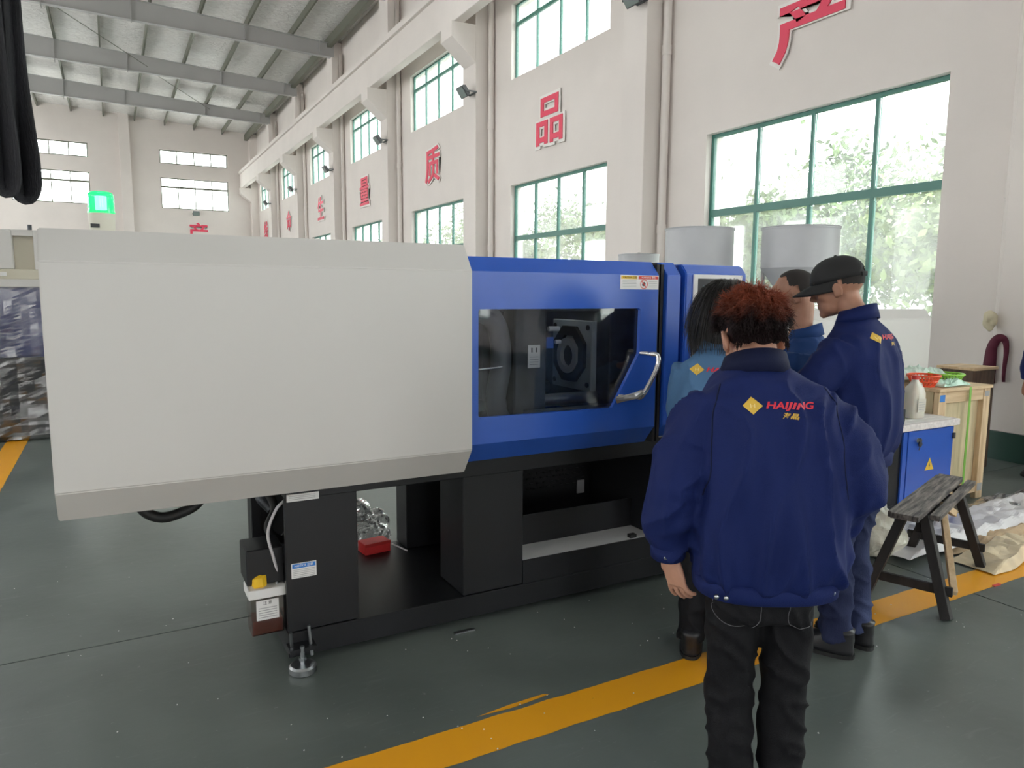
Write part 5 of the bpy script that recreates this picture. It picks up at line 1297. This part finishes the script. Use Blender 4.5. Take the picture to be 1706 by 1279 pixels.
# ================================================================== person at the right edge
p5 = at_plane(1760, 790, 2, 0.0)
man5 = empty('person', 'person at the edge of the picture of whom only a blue sleeve and hand show', 'person', (6.95, 3.125, 0), (0, 0, R(-28.6)))
HM5 = Matrix.Translation((0, .03, 1.56)); HM_cur = HM5
a5L = [(-.16, .0, 1.31), (-.225, .0, 1.18), (-.245, .01, 1.06), (-.25, .03, .95), (-.245, .05, .86)]; a5R = [(-x, y, z) for x, y, z in a5L]
bd5 = mesh_to_obj('body', body_mesh(HM5, t2, [a5L, a5R], [l3L, l3R], [((-.243, .055, .835), (0, .15, -1), (1, 0, 0), 1, 30), ((.243, .055, .835), (0, .15, -1), (-1, 0, 0), -1, 30)], .006, M['skin_tan']), M['skin_tan'], man5)
head_extras(HM5, bd5, M['stubble'])
jacket(man5, [(x, y, z + .045, a, b) for x, y, z, a, b in base_r], [a5L, a5R], M['navy'], 44.4, (0, .012, 1.405))
trousers('trousers', M['bluejean'], man5, [(0, .0, .66, .145, .105), (0, 0, .76, .15, .11), (0, 0, .90, .145, .105)], [l3L[:-1] + [(-.09, -.01, .07)], l3R[:-1] + [(.09, -.01, .07)]], [.085, .08, .073, .068, .062], 7.5)
shoe((-.09, -.03, 0), .15, M['shoe_dark'], man5); shoe((.09, -.03, 0), -.15, M['shoe_dark'], man5); stubble_cap(HM5, man5, .3, -.35, .004)
# ================================================================== outside
tag(box('ground', WX + .3, 60, -40, 80, -.4, -.1, mat('bounce_yard', (.68, .67, .64), .9, var=.1, vscale=1)), kind='structure')  # yard surface made pale to bounce daylight up to the ceiling
M['leaf'] = mat('tree_leaves', (.075, .13, .03), .6, var=.5, vscale=3); M['leaf2'] = mat('young_tree_leaves', (.13, .18, .05), .6, var=.4, vscale=3); M['bark'] = mat('bark', (.05, .035, .025), .9)
def tree(x, y, h_, r, m, seed, label):
    root = empty('tree', label, 'tree', (x, y, -.1), group='trees outside the window wall'); rng = np.random.default_rng(seed)
    tube('trunk', [(0, 0, 0), (.05, .03, h_ * .4), (-.03, .05, h_ * .8)], [.11, .08, .03], M['bark'], root, 8)
    n = 4200; cl = rng.normal(size=(26, 3)); cl /= np.linalg.norm(cl, axis=1)[:, None]; cl *= rng.uniform(.35, .95, (26, 1)) * np.array([r, r, h_ * .38]); cl[:, 2] += h_ * .60
    c = cl[rng.integers(0, 26, n)] + rng.normal(size=(n, 3)) * r * .20; a = rng.normal(size=(n, 3)); a /= np.linalg.norm(a, axis=1)[:, None]; b = np.cross(a, rng.normal(size=(n, 3))); b /= np.linalg.norm(b, axis=1)[:, None]
    s = rng.uniform(.06, .13, (n, 1)); V = np.concatenate([c - a * s, c - b * s * .45, c + a * s, c + b * s * .45], 1).reshape(-1, 3); V[:, 2] = np.maximum(V[:, 2], .05)
    F = [(4 * i, 4 * i + 1, 4 * i + 2, 4 * i + 3) for i in range(n)]
    o = mesh_obj('leaves', V.tolist(), F, m, root); o['kind'] = 'stuff'
specs = [(11.6, 4.6, 4.3, 1.5), (12.2, 7.2, 4.0, 1.6), (11.4, 9.6, 3.4, 1.3), (12.6, 12.0, 3.9, 1.5), (11.6, 14.6, 3.5, 1.4), (12.4, 17.4, 3.9, 1.5), (11.8, 20.6, 3.4, 1.4), (12.4, 24.5, 4.2, 1.6), (12.0, 29.5, 4.2, 1.7), (12.5, 35.0, 4.4, 1.8), (12.0, 1.2, 4.0, 1.6), (14.5, 6.0, 5.6, 1.9), (14.8, 10.8, 5.0, 1.9), (14.5, 16.0, 4.9, 1.9), (14.5, 23, 5.2, 2.0), (14.6, 31, 5.5, 2.0)]
tl_ = ['deep green tree filling the left lower panes of the nearest large window', 'yellow-green leafy tree in the middle panes of the nearest large window', 'deep green low tree behind the left-hand hopper outside the window',
 'yellow-green tree outside between the nearest window and the two-tier window', 'deep green tree low in the second window along the wall', 'yellow-green tree low in the right panes of the second window',
 'deep green tree in the lower edge of the third window along the wall', 'yellow-green tree outside the fourth window along the wall', 'deep green tree outside the fifth window, mostly behind the white cover', 'yellow-green tree outside the sixth window, farthest along the wall',
 'deep green tree outside the window behind the maroon sash pillar', 'taller yellow-green tree rising behind the others in the nearest large window', 'taller deep green tree at the back, left side of the nearest large window',
 'taller yellow-green tree at the back seen past the second window', 'taller deep green tree at the back outside the third window', 'taller yellow-green tree at the back outside the fifth window']
for i, (x, y, h_, r_) in enumerate(specs):
    tree(x, y, h_, r_, M['leaf2'] if i % 2 else M['leaf'], 50 + i, tl_[i])
